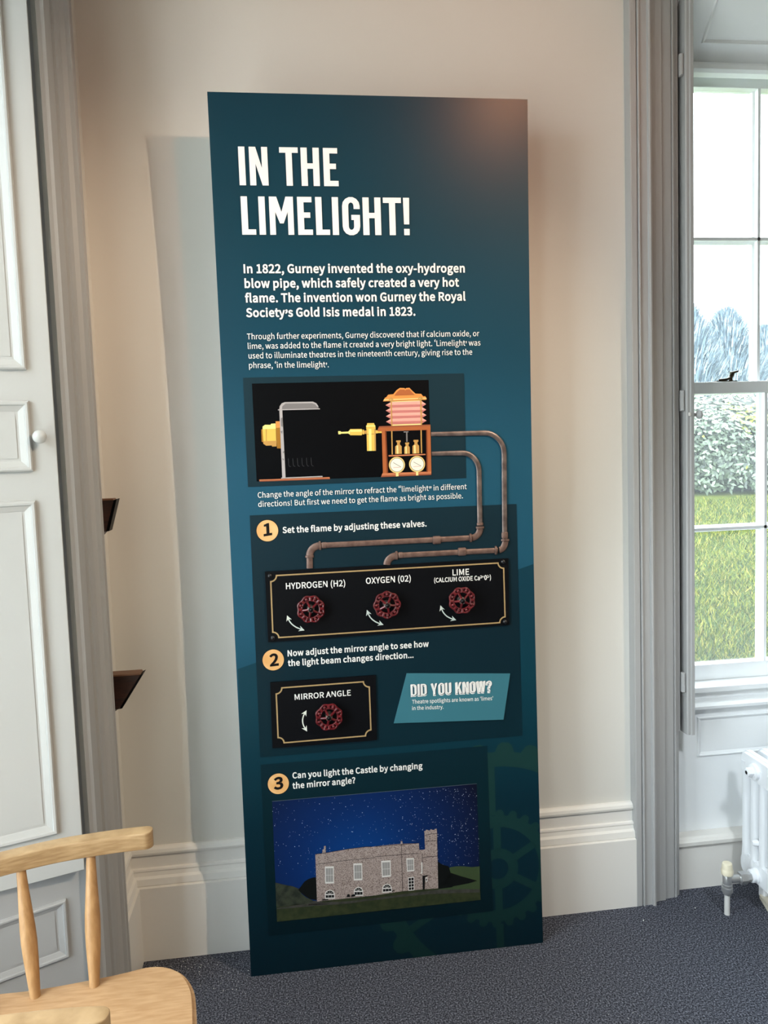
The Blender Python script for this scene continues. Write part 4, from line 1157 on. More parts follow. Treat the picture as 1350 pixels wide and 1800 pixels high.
def wheel(c, parent, rot):
    """cast hand wheel with pierced rim on a stem; c on the plate face"""
    base = on_panel(c, PLT)
    bm = bmesh.new()
    R = 0.0345
    yw = base.y - 0.020
    cen = Vector((base.x, yw, base.z))

    def P(r, th, dy=0.0):
        return cen + Vector((r * math.cos(th), dy, r * math.sin(th)))
    nseg = 64
    lob = 8
    outer = [P(R * (0.955 + 0.045 * math.cos(lob * (2 * math.pi * k / nseg - rot))), 2 * math.pi * k / nseg) for k in range(nseg)]
    inner = [P(R * 0.665, 2 * math.pi * k / nseg) for k in range(nseg)]
    tube(bm, outer, 0.0028, 8, closed=True)
    tube(bm, inner, 0.0024, 8, closed=True)
    for k in range(lob):                       # bridges and knuckles between the two rims: two pockets per lobe
        th = rot + 2 * math.pi * k / lob
        tube(bm, [P(R * .66, th), P(R * .985, th)], [0.0030, 0.0042], 8)
        th2 = th + math.pi / lob
        tube(bm, [P(R * .66, th2), P(R * .91, th2)], [0.0046, 0.0050], 8)
        bmesh.ops.create_icosphere(bm, subdivisions=2, radius=0.0042, matrix=Matrix.Translation(P(R * .80, th, -0.0018)))
    for k in range(5):
        th = rot + 0.35 + 2 * math.pi * k / 5
        tube(bm, [P(.006, th, -0.004), P(R * .36, th, -0.003), P(R * .66, th, 0)], [0.0040, 0.0032, 0.0030], 8)
    w = obj('valve_wheel', bm, M_red, parent, smooth=True)
    bm = bmesh.new()
    lathe(bm, base, (0, -1, 0), [(0, .009), (.004, .009), (.005, .006), (.019, .006), (.020, .0095), (.026, .0090), (.027, .0065)], 20)
    obj('hub', bm, M_hub, w, smooth=True)
    bm = bmesh.new()
    lathe(bm, base + Vector((0, -0.0268, 0)), (0, -1, 0), [(0, .0055), (.004, .0055), (.006, .0042), (.0072, .002), (.0076, .0002)], 16)
    obj('nut', bm, M_nut, w, smooth=True)


def arrow(c_pts, parent):
    art = Art()
    art.line(0, 0, c_pts, 0.0030)
    for tip, prv in ((c_pts[0], c_pts[2]), (c_pts[-1], c_pts[-3])):
        t = Vector(tip)
        d = (t - Vector(prv)).normalized()
        n = Vector((-d.y, d.x))
        t2 = t + d * 0.006
        art.poly(0, 0, [tuple(t2), tuple(t - d * .009 + n * .0075), tuple(t - d * .004), tuple(t - d * .009 - n * .0075)])
    o = art.build('turn_arrow', [M_arrow], parent, clip=False, step=0)
    for v in o.data.vertices:
        v.co.y -= PLT + 0.0004
    return o


def curve3(p, n=12):
    """smooth arc through three points"""
    a, b, c = Vector(p[0]), Vector(p[1]), Vector(p[2])
    ctl = b * 2 - (a + c) / 2
    return [tuple(a * (1 - t) ** 2 + ctl * 2 * t * (1 - t) + c * t * t) for t in [k / n for k in range(n + 1)]]


def raise_(o, d):
    for v in o.data.vertices:
        v.co.y -= d
    return o


# plate 1: three gas valves
q1 = [(0.0844, 1.0753), (0.7283, 1.0770), (0.7273, 0.8970), (0.0844, 0.8913)]
pl1 = plate(q1, None, 0)
art = Art()
art.line(0, 0, frame_path([(0.0983, 1.0639), (0.7146, 1.0661), (0.7155, 0.9047), (0.0973, 0.9018)], 0.0150), 0.0036, closed=True)
raise_(art.build('frame_line', [M_goldline], pl1, clip=False, step=0), PLT + .0003)
for c in [(0.0964, 1.0637), (0.7138, 1.0684), (0.7152, 0.9060), (0.0969, 0.9017)]:
    bm = bmesh.new()
    lathe(bm, on_panel(c, PLT - .0005), (0, -1, 0), [(0, .0066), (.002, .0066), (.004, .0052), (.0055, .0025), (.006, .0003)], 20)
    obj('bolt', bm, M_boltm, pl1, smooth=True)
for rows in ((('HYDROGEN (H2)', [(0.1362, 1.0272), (0.2897, 1.0270)], 0.01552),), (('OXYGEN (02)', [(0.3439, 1.0296), (0.4629, 1.0300)], 0.01554),), (('LIME', [(0.5750, 1.0393), (0.6201, 1.0391)], 0.01572),)):
    raise_(line_of('plate_lettering', rows, 26, pl1, layer=0), PLT + .0003)
art = Art()
text(art, 0, 0, '(CALCIUM OXIDE Ca', [(0.5249, 1.0232)][0], [(0.6490, 1.0230)][0], 0.01161, 32)
text(art, 0, 0, '2+', [(0.6501, 1.0280)][0], [(0.6596, 1.0281)][0], 0.00674, 60)
text(art, 0, 0, '0', [(0.6609, 1.0230)][0], [(0.6683, 1.0230)][0], 0.01166, 55)
text(art, 0, 0, '2-', [(0.6691, 1.0281)][0], [(0.6756, 1.0280)][0], 0.00675, 60)
text(art, 0, 0, ')', [(0.6758, 1.0229)][0], [(0.6793, 1.0229)][0], 0.01167, 40)
raise_(art.build('plate_lettering', [P_white], pl1, clip=False, step=0), PLT + .0003)
for c, rot in (((0.1972, 0.9751), 0.39), ((0.3953, 0.9747), 0.78), ((0.5944, 0.9748), 0.39)):
    wheel(c, pl1, rot)
for q in ([(0.1378, 0.9531), (0.1494, 0.9329), (0.1738, 0.9189)], [(0.3456, 0.9551), (0.3572, 0.9344), (0.3809, 0.9205)], [(0.5418, 0.9553), (0.5533, 0.9339), (0.5762, 0.9210)]):
    arrow(curve3(q), pl1)

# plate 2: mirror angle
q2 = [(0.0848, 0.7850), (0.3606, 0.7848), (0.3578, 0.6103), (0.0829, 0.6106)]
pl2 = plate(q2, None, 0)
art = Art()
art.line(0, 0, frame_path([(0.0992, 0.7690), (0.3425, 0.7700), (0.3427, 0.6242), (0.0988, 0.6229)], 0.0150), 0.0036, closed=True)
raise_(art.build('frame_line', [M_goldline], pl2, clip=False, step=0), PLT + .0003)
raise_(line_of('plate_lettering', (('MIRROR ANGLE', [(0.1461, 0.7347), (0.2932, 0.7359)], 0.01458),), 24, pl2, layer=0), PLT + .0003)
wheel((0.2325, 0.6892), pl2, 0.39)
arrow(curve3([(0.1725, 0.7000), (0.1641, 0.6773), (0.1718, 0.6536)]), pl2)

# --- fact plate
P_fact = ink('bright_teal_print', (60, 116, 130), 0.45)
P_shade = ink('dark_teal_print', (30, 52, 74), 0.5)
art = Art()
art.poly(0, 0, [(0.4441, 0.7834), (0.7264, 0.7630), (0.7047, 0.6379), (0.4049, 0.6512)])
bm = bmesh.new()
q = [(0.4441, 0.7834), (0.7264, 0.7630), (0.7047, 0.6379), (0.4049, 0.6512)]
vb = [bm.verts.new(on_panel(p, 0.0012)) for p in q]
vf = [bm.verts.new(on_panel(p, 0.0042)) for p in q]
for i in range(4):
    bm.faces.new((vb[i], vb[(i + 1) % 4], vf[(i + 1) % 4], vf[i]))
bm.faces.new(vf)
bmesh.ops.recalc_face_normals(bm, faces=bm.faces[:])
fact = obj('fact_plate', bm, P_fact, panel)
HG = dict(HEAD)
art = Art()
p0, p1 = [(0.4543, 0.7220), (0.6755, 0.7168)]
cap = 0.03133
HG[' '] = (260, [])
p0, p1 = Vector(p0), Vector(p1)
text(art, 0, 0, 'DID YOU KNOW?', p0 - Vector((.0016, .0022)), p1 - Vector((.0016, .0022)), cap, 28, table=HG, gap=70)
text(art, 1, 1, 'DID YOU KNOW?', p0 + Vector((.0002, -.0004)), p1 + Vector((.0002, -.0004)), cap, 6, table=HG, gap=70)
text(art, 0, 2, 'DID YOU KNOW?', p0 + Vector((-.0008, .0004)), p1 + Vector((-.0008, .0004)), cap, -14, table=HG, gap=70)
raise_(art.build('fact_title', [P_white, P_shade], fact, clip=False, step=0), .0046)
raise_(line_of('fact_text', (("Theatre spotlights are known as 'limes'", [(0.4558, 0.7006), (0.6771, 0.6941)], 0.01025), ('in the industry.', [(0.4552, 0.6834), (0.5404, 0.6807)], 0.01022)), 12, fact, layer=0), .0046)

# --- castle picture
def sky_print():
    m = bpy.data.materials.new('night_sky_print')
    m.use_nodes = True
    nt = m.node_tree
    b = nt.nodes['Principled BSDF']
    b.inputs['Roughness'].default_value = 0.45
    b.inputs['Specular IOR Level'].default_value = 0.2
    tc = nt.nodes.new('ShaderNodeTexCoord')
    mp = nt.nodes.new('ShaderNodeMapping')
    mp.inputs['Location'].default_value = (0.10, 0, -0.27)
    nt.links.new(tc.outputs['Object'], mp.inputs['Vector'])
    ln = nt.nodes.new('ShaderNodeVectorMath')
    ln.operation = 'LENGTH'
    nt.links.new(mp.outputs[0], ln.inputs[0])
    r = nt.nodes.new('ShaderNodeValToRGB')
    e = r.color_ramp.elements
    e[0].position, e[1].position = 0.06, 0.38
    e[0].color, e[1].color = lin((4, 54, 118)), lin((9, 12, 30))
    k = e.new(0.17)
    k.color = lin((5, 38, 92))
    nt.links.new(ln.outputs['Value'], r.inputs['Fac'])
    nt.links.new(r.outputs['Color'], b.inputs['Base Color'])
    return m


def stone_print():
    m = ink('stone_print', (134, 120, 114), 0.5)
    nt = m.node_tree
    b = nt.nodes['Principled BSDF']
    tc = nt.nodes.new('ShaderNodeTexCoord')
    mp = nt.nodes.new('ShaderNodeMapping')
    mp.inputs['Rotation'].default_value = (math.radians(90), 0, 0)
    nt.links.new(tc.outputs['Object'], mp.inputs['Vector'])
    n = nt.nodes.new('ShaderNodeTexNoise')
    n.inputs['Scale'].default_value = 420
    n.inputs['Detail'].default_value = 5
    nt.links.new(mp.outputs[0], n.inputs['Vector'])
    br = nt.nodes.new('ShaderNodeTexBrick')
    br.inputs['Scale'].default_value = 110
    br.inputs['Color1'].default_value = lin((172, 156, 150))
    br.inputs['Color2'].default_value = lin((146, 130, 126))
    br.inputs['Mortar'].default_value = lin((176, 164, 160))
    br.inputs['Mortar Size'].default_value = 0.03
    nt.links.new(mp.outputs[0], br.inputs['Vector'])
    r = nt.nodes.new('ShaderNodeValToRGB')
    r.color_ramp.elements[0].position = 0.36
    r.color_ramp.elements[1].position = 0.52
    r.color_ramp.elements[0].color = (0.34, 0.29, 0.29, 1)
    r.color_ramp.elements[1].color = (1, 1, 1, 1)
    nt.links.new(n.outputs['Fac'], r.inputs['Fac'])
    mx = nt.nodes.new('ShaderNodeMix')
    mx.data_type = 'RGBA'
    mx.blend_type = 'MULTIPLY'
    mx.inputs[0].default_value = 1.0
    nt.links.new(br.outputs['Color'], mx.inputs[6])
    nt.links.new(r.outputs['Color'], mx.inputs[7])
    nt.links.new(mx.outputs[2], b.inputs['Base Color'])
    return m


CM = [sky_print(), ink('star_print', (210, 216, 232), 0.5), stone_print(), ink('night_grass_print', (38, 48, 30), 0.5, noise=((52, 58, 36), 60, 4)), ink('night_hill_print', (56, 72, 46), 0.5), ink('tree_print', (8, 12, 12), 0.5), ink('pale_window_print', (216, 214, 212), 0.5), ink('curtain_print', (150, 148, 148), 0.5), ink('roof_line_print', (62, 54, 54), 0.5), ink('track_print', (66, 64, 62), 0.5, noise=((52, 54, 48), 80, 3)), ink('pane_print', (14, 15, 18), 0.5), ink('picture_edge_print', (92, 104, 112), 0.5), ink('far_field_print', (56, 62, 50), 0.5, noise=((34, 40, 34), 60, 3))]
a = Art()
SKYP, STAR, STONE, GRASS, HILL, TREE, WIN, CURT, ROOF, TRACK, PANE, EDGE, FIELD = range(13)
cq = [(0.0757, 0.4672), (0.6255, 0.4659), (0.6260, 0.1422), (0.0743, 0.1425)]
a.poly(SKYP, 6, cq)
a.line(EDGE, 6, [cq[0], cq[1]], 0.0016)
rng = random.Random(5)
sky_lo = [(0.0747, 0.2525), (0.6271, 0.2359)]
for k in range(620):
    s, t = rng.random(), rng.random()
    if rng.random() < 0.45:
        s = 1 - abs(rng.gauss(0, 0.28))
        if s < 0:
            continue
    top = Vector(cq[0]).lerp(Vector(cq[1]), s)
    bot = Vector(sky_lo[0]).lerp(Vector(sky_lo[1]), s)
    p = top.lerp(bot, 0.02 + 0.95 * t)
    sz = rng.choice((.0004, .0004, .0005, .0005, .0007, .0010))
    a.disc(STAR, 7, (p.x, p.y), sz, 5)
a.poly(FIELD, 8, [(0.0747, 0.2489), (0.1005, 0.2395), (0.1202, 0.2338), (0.1361, 0.2249), (0.1417, 0.2113), (0.1538, 0.1997), (0.1759, 0.1870), (0.1855, 0.1755), (0.0742, 0.1799)])
a.poly(TREE, 8, [(0.0758, 0.2339), (0.0950, 0.2287), (0.1121, 0.2210), (0.1344, 0.2147), (0.1342, 0.2101), (0.1119, 0.2146), (0.0774, 0.2255)])
a.poly(TREE, 9, [(0.1334, 0.2226), (0.1427, 0.2340), (0.1506, 0.2435), (0.1609, 0.2494), (0.1736, 0.2525), (0.1887, 0.2524), (0.1860, 0.1884), (0.1612, 0.1958), (0.1466, 0.2082)])
a.poly(TREE, 9, [(0.5112, 0.2615), (0.5226, 0.2519), (0.5408, 0.2453), (0.5454, 0.2263), (0.5525, 0.2044), (0.5493, 0.1862), (0.5085, 0.1853)])
a.poly(HILL, 8, [(0.5365, 0.2365), (0.5459, 0.2421), (0.5644, 0.2429), (0.5854, 0.2402), (0.6064, 0.2359), (0.6265, 0.2360), (0.6253, 0.1649), (0.5083, 0.1774), (0.5090, 0.1984)])
a.poly(TREE, 9, [(0.5104, 0.2379), (0.5428, 0.2279), (0.5739, 0.2141), (0.6184, 0.1970), (0.5944, 0.1921), (0.5494, 0.1883), (0.5087, 0.1900)])
gr = [(0.0745, 0.1864), (0.1182, 0.1868), (0.1529, 0.1791), (0.1859, 0.1859)] + [(0.3232, 0.1854), (0.4214, 0.1919), (0.5087, 0.1905), (0.5836, 0.1879), (0.6253, 0.1901)] + [cq[2], cq[3]]
a.poly(GRASS, 8, gr)
a.poly(TRACK, 9, [(0.0755, 0.1803), (0.1556, 0.1827), (0.1760, 0.1890), (0.1884, 0.1856), (0.2108, 0.1759), (0.1553, 0.1750), (0.0753, 0.1765)])
a.poly(TRACK, 9, [(0.1530, 0.1801), (0.1758, 0.1839), (0.2616, 0.1777), (0.3384, 0.1798), (0.3382, 0.1746), (0.2613, 0.1712), (0.1754, 0.1751)])
a.poly(TRACK, 9, [(0.3229, 0.1783), (0.4211, 0.1814), (0.5045, 0.1836), (0.5833, 0.1773), (0.6245, 0.1724), (0.6245, 0.1636), (0.5566, 0.1690), (0.4780, 0.1740), (0.4001, 0.1745), (0.3227, 0.1731)])
bld = [(0.1817, 0.1863), (0.1825, 0.3156), (0.2165, 0.3166), (0.2673, 0.3206), (0.3182, 0.3220), (0.3335, 0.3200)] + [(0.3438, 0.3208), (0.4119, 0.3209), (0.4132, 0.3207), (0.4610, 0.3178), (0.4616, 0.2986), (0.4772, 0.2986), (0.4774, 0.3425), (0.4764, 0.3491), (0.4816, 0.3499), (0.4817, 0.3526), (0.4874, 0.3517), (0.4878, 0.3499), (0.4930, 0.3496), (0.4931, 0.3528), (0.4989, 0.3522), (0.4993, 0.3501), (0.5050, 0.3500), (0.5057, 0.3529), (0.5114, 0.3521), (0.5115, 0.3405), (0.5108, 0.2879), (0.5097, 0.1872), (0.4681, 0.1890), (0.4110, 0.1898), (0.3386, 0.1863)]
a.poly(STONE, 10, bld)
a.poly(STONE, 10, [(0.2009, 0.3159), (0.2018, 0.3253), (0.2056, 0.3268), (0.2059, 0.3353), (0.2107, 0.3348), (0.2100, 0.3165)])
a.poly(STONE, 10, [(0.4111, 0.3199), (0.4124, 0.3286), (0.4165, 0.3277), (0.4170, 0.3198)])
for q in ([(0.1826, 0.2877), (0.2661, 0.2904), (0.3272, 0.2901), (0.3426, 0.2896)], [(0.3427, 0.2922), (0.4121, 0.2910)], [(0.4134, 0.2914), (0.4600, 0.2898)], [(0.4778, 0.3369), (0.4943, 0.3401), (0.5114, 0.3389)], [(0.4785, 0.3201), (0.4936, 0.3212), (0.5113, 0.3195)], [(0.4713, 0.2772), (0.4921, 0.2777), (0.5109, 0.2768)], [(0.1827, 0.3151), (0.2165, 0.3164), (0.2673, 0.3206), (0.3182, 0.3220), (0.3335, 0.3200)], [(0.3437, 0.3203), (0.4610, 0.3178)], [(0.4132, 0.3199), (0.4123, 0.1902)], [(0.4688, 0.2882), (0.4687, 0.2330)]):
    a.line(ROOF, 11, q, 0.0014)
for q in ([(0.2062, 0.2796), (0.2301, 0.2777), (0.2287, 0.2311), (0.2050, 0.2331)], [(0.2822, 0.2801), (0.3058, 0.2785), (0.3048, 0.2320), (0.2816, 0.2334)], [(0.3571, 0.2798), (0.3828, 0.2785), (0.3821, 0.2338), (0.3574, 0.2338)], [(0.4254, 0.2797), (0.4461, 0.2786), (0.4458, 0.2424), (0.4259, 0.2424)]):
    a.poly(WIN, 12, q)
    c = sum((Vector(p) for p in q), Vector((0, 0))) / 4
    inner = [tuple(c + (Vector(p) - c) * 0.80) for p in q]
    a.poly(CURT, 13, inner)
    i0, i1, i2, i3 = (Vector(p) for p in inner)
    a.line(WIN, 14, [tuple((i0 + i3) / 2), tuple((i1 + i2) / 2)], 0.0009)
    for t in (.33, .66):
        a.line(WIN, 14, [tuple(i0.lerp(i1, t)), tuple(i3.lerp(i2, t))], 0.0005)
a.poly(WIN, 12, [(0.4656, 0.2646), (0.4687, 0.2645), (0.4679, 0.2338), (0.4624, 0.2333), (0.4625, 0.2354), (0.4651, 0.2360)])
for q in ([(0.2033, 0.1913), (0.2029, 0.2048), (0.2062, 0.2117), (0.2170, 0.2157), (0.2264, 0.2106), (0.2296, 0.2030), (0.2296, 0.1895)], [(0.2805, 0.1907), (0.2805, 0.2056), (0.2843, 0.2117), (0.2937, 0.2154), (0.3017, 0.2114), (0.3055, 0.2032), (0.3054, 0.1891)], [(0.3568, 0.1914), (0.3568, 0.2053), (0.3607, 0.2120), (0.3706, 0.2156), (0.3792, 0.2116), (0.3831, 0.2038), (0.3834, 0.1912)]):
    a.poly(WIN, 12, q)
    bl, l, tl, t, tr_, r_, br = (Vector(p) for p in q)
    c = (bl + l + tl + t + tr_ + r_ + br) / 7
    a.poly(PANE, 13, [tuple(c + (p - c) * .82) for p in (l, tl, t, tr_, r_)])
    a.poly(PANE, 13, [tuple(c + (p - c) * .84) for p in (bl.lerp(l, .1), bl.lerp(l, .72), br.lerp(r_, .72), br.lerp(r_, .1))])
    hub = (l + r_) / 2
    for p in (tl, t, tr_):
        a.line(WIN, 14, [tuple(hub), tuple(hub.lerp(p, .9))], 0.0007)
    mid = (bl + br) / 2
    a.line(WIN, 14, [tuple(mid.lerp(bl, .33)), tuple(hub.lerp(l, .33))], 0.0006)
    a.line(WIN, 14, [tuple(mid.lerp(br, .33)), tuple(hub.lerp(r_, .33))], 0.0006)
fd = [(0.4279, 0.2264), (0.4450, 0.2267), (0.4442, 0.1895), (0.4281, 0.1896)]
a.poly(WIN, 12, fd)
f0, f1, f2, f3 = (Vector(p) for p in fd)
for i in range(2):
    for j in range(4):
        u0, u1 = .09 + i * .44, .09 + i * .44 + .36
        v0, v1 = .05 + j * .235, .05 + j * .235 + .19
        qd = [f0.lerp(f1, u).lerp(f3.lerp(f2, u), v) for u, v in ((u0, v0), (u1, v0), (u1, v1), (u0, v1))]
        a.poly(PANE, 13, [tuple(p) for p in qd])
a.poly(PANE, 12, [(0.4674, 0.2270), (0.4831, 0.2275), (0.4814, 0.2245), (0.4745, 0.2226), (0.4736, 0.2101), (0.4723, 0.1886), (0.4671, 0.1891)])
a.poly(WIN, 13, [(0.4755, 0.2209), (0.4808, 0.2225), (0.4812, 0.2103), (0.4756, 0.2093)])
a.poly(PANE, 14, [(0.4765, 0.2182), (0.4791, 0.2190), (0.4794, 0.2131), (0.4768, 0.2124)])
for q in ([(0.1911, 0.1889), (0.1988, 0.1917), (0.2114, 0.1909), (0.2113, 0.1878)], [(0.2596, 0.1909), (0.2637, 0.1983), (0.2688, 0.1977), (0.2697, 0.1898)], [(0.2723, 0.1901), (0.2750, 0.1958), (0.2840, 0.1961), (0.2838, 0.1904)], [(0.3822, 0.1940), (0.3893, 0.1969), (0.3910, 0.1946), (0.3831, 0.1918)]):
    a.poly(TREE, 14, q)
a.build('castle_picture', CM, panel)

# ---------------------------------------------------------------- radiator in the right window recess
rad = tag(empty('radiator', (1.70, 0.035, 0.0)), 'white column radiator with chrome valve under the right window', 'radiator')
XS = 1.455
YC = (-0.024, 0.017, 0.058, 0.099)
bm0 = None
for k in range(9):
    x0 = XS + 0.050 * k
    bm = bmesh.new()
    for i, y in enumerate(YC):
        tube(bm, [(x0 + .015, y, .115), (x0 + .015, y, .16), (x0 + .015, y, .39), (x0 + .015, y, .425)], [.0195, .0165, .0165, .0195], 16, squash=(Vector((1, 0, 0)), 0.82))
    # rounded header and footer
    for zc, hh in ((.418, .040), (.112, .036)):
        rr = .030
        yc0, yc1 = YC[0] - .019, YC[3] + .019
        pr = []
        for cy, cz, a0 in ((yc1 - rr, zc + hh - rr, 0), (yc0 + rr, zc + hh - rr, 90), (yc0 + rr, zc - hh + rr, 180), (yc1 - rr, zc - hh + rr, 270)):
            for t in range(6):
                an = math.radians(a0 + 90 * t / 5)
                pr.append((x0 + .001, cy + rr * math.cos(an), cz + rr * math.sin(an)))
        fs = prism(bm, pr, (.028, 0, 0))
        es = list({e for f in fs for e in f.edges if len(e.link_faces) == 2 and e.calc_face_angle(0) > 1.2})
        bmesh.ops.bevel(bm, geom=es, offset=.007, segments=3, affect='EDGES')
    for zc in (.418, .112):
        tube(bm, [(x0 + .028, .037, zc), (x0 + .052, .037, zc)], .022, 16)
    obj('section', bm, M_rad, rad, smooth=True)
bm = bmesh.new()
lathe(bm, (XS + .002, .040, .415), (-1, 0, 0), [(0, .0235), (.010, .0230), (.012, .015), (.013, .015)], 24)
lathe(bm, (XS - .011, .040, .415), (-1, 0, 0), [(0, .0135), (.014, .0130), (.016, .010)], 6)
obj('plug', bm, M_rad, rad, smooth=True)
bm = bmesh.new()
lathe(bm, (XS - .0268, .040, .415), (-1, 0, 0), [(0, .0055), (.0006, .0055)], 12)  # flat dark disc stands for the shade inside the hole
obj('vent_hole_shade', bm, M_dark, rad)
bm = bmesh.new()
lathe(bm, (XS + .004, .033, .205), (-1, 0, 0), [(0, .010), (.012, .009), (.016, .006), (.017, .001)], 16)
obj('boss', bm, M_rad, rad, smooth=True)
for y in (-0.012, 0.088):
    bm = bmesh.new()
    box(bm, (XS + .052, y - .014, 0.0), (XS + .078, y + .014, .085), .004)
    obj('foot', bm, M_rad, rad)
VX, VY = 1.364, 0.031
bm = bmesh.new()
tube(bm, [(VX, VY, 0.0), (VX, VY, .07)], .0078, 16)
obj('supply_pipe', bm, M_pipe, rad, smooth=True)
bm = bmesh.new()
lathe(bm, (VX, VY, .062), (0, 0, 1), [(0, .0115), (.003, .0125), (.007, .0125), (.008, .0155), (.020, .0155), (.021, .012), (.024, .012), (.025, .0145), (.030, .0145), (.031, .0125), (.058, .0125), (.060, .011)], 16)
tube(bm, [(VX + .008, VY, .104), (VX + .055, VY + .001, .106)], [.0105, .0125], 14)
lathe(bm, (VX + .036, VY, .105), (1, 0, 0.02), [(0, .013), (.002, .018), (.022, .018), (.024, .014), (.036, .014)], 6)
obj('valve_body', bm, M_chrome, rad, smooth=True)
bm = bmesh.new()
lathe(bm, (VX, VY, .121), (0, 0, 1), [(0, .014), (.001, .0165), (.013, .0172), (.015, .0160), (.019, .0150), (.032, .0138), (.034, .0125), (.035, .008)], 28)
obj('valve_cap', bm, M_cream, rad, smooth=True)
bm = bmesh.new()
lathe(bm, (VX + .072, VY + .002, .107), (1, 0, 0), [(0, .016), (.002, .019), (.012, .019), (.014, .021), (.026, .021)], 20)
obj('valve_collar', bm, M_rad, rad, smooth=True)

bm = bmesh.new()                        # pale timber strip edging the carpet at far right
prism(bm, [(1.482, 0.012, 0.0), (1.502, 0.088, 0.0), (2.4, 0.088, 0.0), (2.4, 0.012, 0.0)], (0, 0, 0.012))
tag(obj('trim_4', bm, mat('cream_floor_strip', (206, 198, 180), 0.6)), kind='structure')

# ---------------------------------------------------------------- wooden chairs
def wood(name, c1, c2, s3):
    m = mat(name, c1, 0.42, spec=0.4, noise=(c2, 7.0, 5), scale3=s3, bump=(30, 0.08))
    return m


M_seatw = wood('honey_wood_seat', (182, 146, 108), (166, 128, 90), (3, 22, 3))
M_railw = wood('honey_wood_rail', (176, 146, 108), (152, 122, 86), (4, 4, 30))
M_spinw = wood('honey_wood_spindle', (178, 138, 94), (160, 120, 78), (20, 20, 2))


def smooth_path(pts, n=6):
    P = [Vector(p) for p in pts]
    out = []
    for i in range(len(P) - 1):
        p0, p1, p2, p3 = P[max(i - 1, 0)], P[i], P[i + 1], P[min(i + 2, len(P) - 1)]
        for k in range(n):
            t = k / n
            out.append(0.5 * ((2 * p1) + (-p0 + p2) * t + (2 * p0 - 5 * p1 + 4 * p2 - p3) * t * t + (-p0 + 3 * p1 - 3 * p2 + p3) * t ** 3))
    out.append(P[-1])
    return out


RAILP = [(-0.147, -0.5115), (-0.18, -0.5125), (-0.24, -0.519), (-0.30, -0.530), (-0.36, -0.549), (-0.41, -0.570), (-0.46, -0.600), (-0.505, -0.638)]
SEATP = [(-0.40, -0.578), (-0.329, -0.578), (-0.226, -0.566), (-0.182, -0.558), (-0.15, -0.551), (-0.122, -0.553), (-0.099, -0.563), (-0.08, -0.579), (-0.064, -0.604), (-0.052, -0.634), (-0.045, -0.67), (-0.038, -0.72), (-0.028, -0.80), (-0.026, -0.88), (-0.045, -0.925), (-0.09, -0.945), (-0.20, -0.948), (-0.33, -0.925), (-0.42, -0.89), (-0.462, -0.84), (-0.482, -0.75), (-0.482, -0.67), (-0.462, -0.61), (-0.44, -0.588)]


